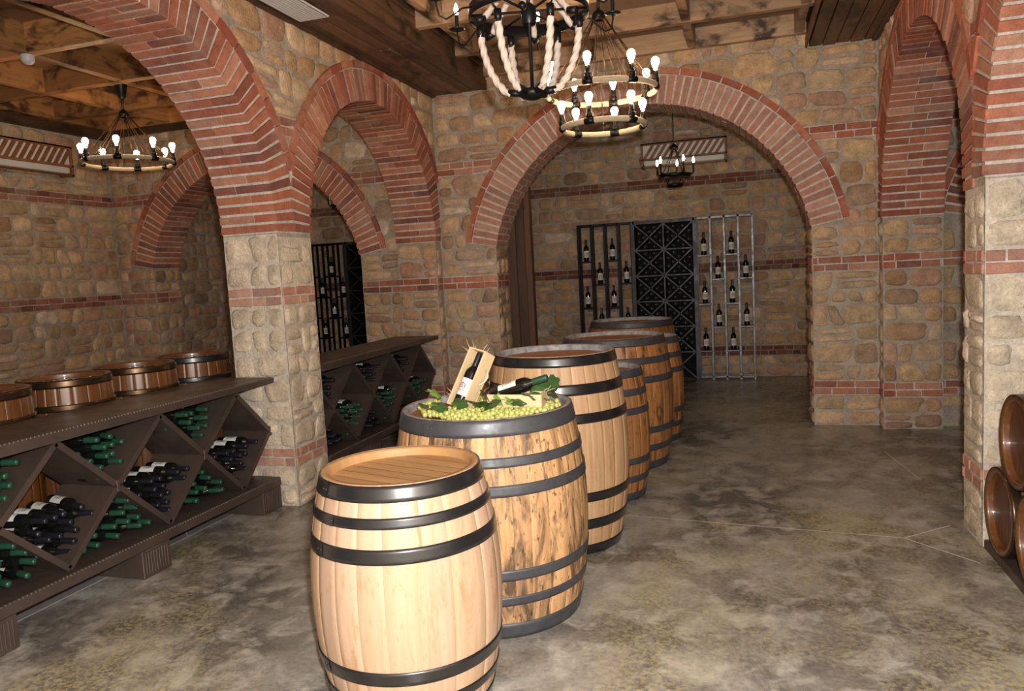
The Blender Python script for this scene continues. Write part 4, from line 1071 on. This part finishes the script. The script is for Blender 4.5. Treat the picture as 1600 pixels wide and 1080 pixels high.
LV = [((-.12, .24), .06, (.5, -.2, 1.2), .046, 0, 'dark leaf left of the upright crate foot'), ((-.02, .25), .055, (.35, .3, 2.6), .050, 0, 'dark leaf lying before the upright crate'),
      ((.20, .20), .065, (.8, .2, 2.4), .045, 0, 'dark leaf standing before the flat crate'), ((.26, .05), .085, (.9, .2, .1), .048, 0, 'dark leaf right of the flat crate, behind the others'), ((.0, .13), .07, (.9, -.3, 2.2), .045, 0, 'dark leaf between the two crates'), ((-.30, .11), .035, (.3, -.3, 2.5), .040, 0, 'dark vine leaf at the left rim'), ((-.22, .22), .045, (.5, .3, .4), .045, 0, 'dark vine leaf on the front left grapes'), ((-.25, -.02), .07, (.6, .4, 1.0), .045, 1, 'bright green leaf behind the left grapes'),
      ((-.06, .18), .05, (.4, .2, 2.0), .048, 0, 'dark leaf at the foot of the upright crate'), ((.02, .22), .045, (.3, -.4, .2), .05, 0, 'dark leaf before the middle of the crates'), ((.07, .15), .05, (1.1, .1, 1.2), .045, 1, 'light leaf standing below the wine glass'),
      ((.12, .17), .045, (.9, .2, .6), .038, 1, 'yellow-green leaf left of the flat crate end'), ((.17, .13), .06, (.9, -.2, 1.9), .042, 0, 'dark leaf against the flat crate front'), ((.15, .21), .045, (.4, .2, .5), .042, 0, 'dark leaf below the flat crate'), ((.24, .13), .055, (.7, .3, .2), .042, 0, 'dark leaf right of the flat crate'),
      ((.30, .03), .075, (.8, -.4, .7), .052, 0, 'large dark leaf standing at the right rim'), ((.33, .09), .065, (.9, .3, 1.5), .046, 0, 'dark leaf at the right front rim'), ((.34, -.03), .095, (1.1, -.2, .9), .045, 0, 'topmost dark leaf at the right rim'), ((.27, .17), .045, (.3, .2, 2.4), .036, 1, 'light leaf on the right front grapes')]
for (p, dz, rot, s, k, lb) in LV:
    q = at(*p); leaf(lb, (q[0], q[1], q[2]+dz+.022), rot, s, M['leaf_light'] if k else M['leaf'])

for T in (T_dark, T_green, T_stand, T_lat): purge(T)
for o in bpy.data.objects:
    if o.parent is None and o.name.startswith(('wine_bottle', 'display_bottle')): o['category'] = 'bottle'

# ------------------------------------------------------------------ camera and light
f, yaw, pitch, roll = 1168.2, .302317, .09691, -.05348
cy, sy, cp, sp = math.cos(yaw), math.sin(yaw), math.cos(pitch), math.sin(pitch)
F_ = Vector((-sy*cp, cy*cp, -sp)); r_ = Vector((cy, sy, 0)); u_ = r_.cross(F_)
cr, sr = math.cos(roll), math.sin(roll); X = r_*cr+u_*sr; Y = -r_*sr+u_*cr
cam = bpy.data.cameras.new('camera'); co_ = bpy.data.objects.new('camera', cam); COL.objects.link(co_)
co_.matrix_world = M4(Vector((0, 0, 1.65)), X, Y, -F_)
cam.sensor_width = 36; cam.lens = f/1600*36; cam.clip_start = .05; SC.camera = co_
def light(name, kind, loc, energy, col=(1, 1, 1), **kw):
    l = bpy.data.lights.new(name, kind); l.energy = energy; l.color = col
    for k, v in kw.items(): setattr(l, k, v)
    o = bpy.data.objects.new(name, l); COL.objects.link(o); o.location = loc; return o
fl = light('camera_flash', 'POINT', tuple(Vector((0, 0, 1.65))+X*.06+Y*.16-F_*.02), 560, (1, .97, .93), shadow_soft_size=.03)
w = bpy.data.worlds.new('world'); SC.world = w; w.use_nodes = True
w.node_tree.nodes['Background'].inputs[0].default_value = (.5, .4, .3, 1); w.node_tree.nodes['Background'].inputs[1].default_value = .02
SC.view_settings.view_transform = 'Standard'; SC.view_settings.look = 'None'; SC.view_settings.gamma = 1
SC.view_settings.use_curve_mapping = False; SC.view_settings.exposure = 0.22
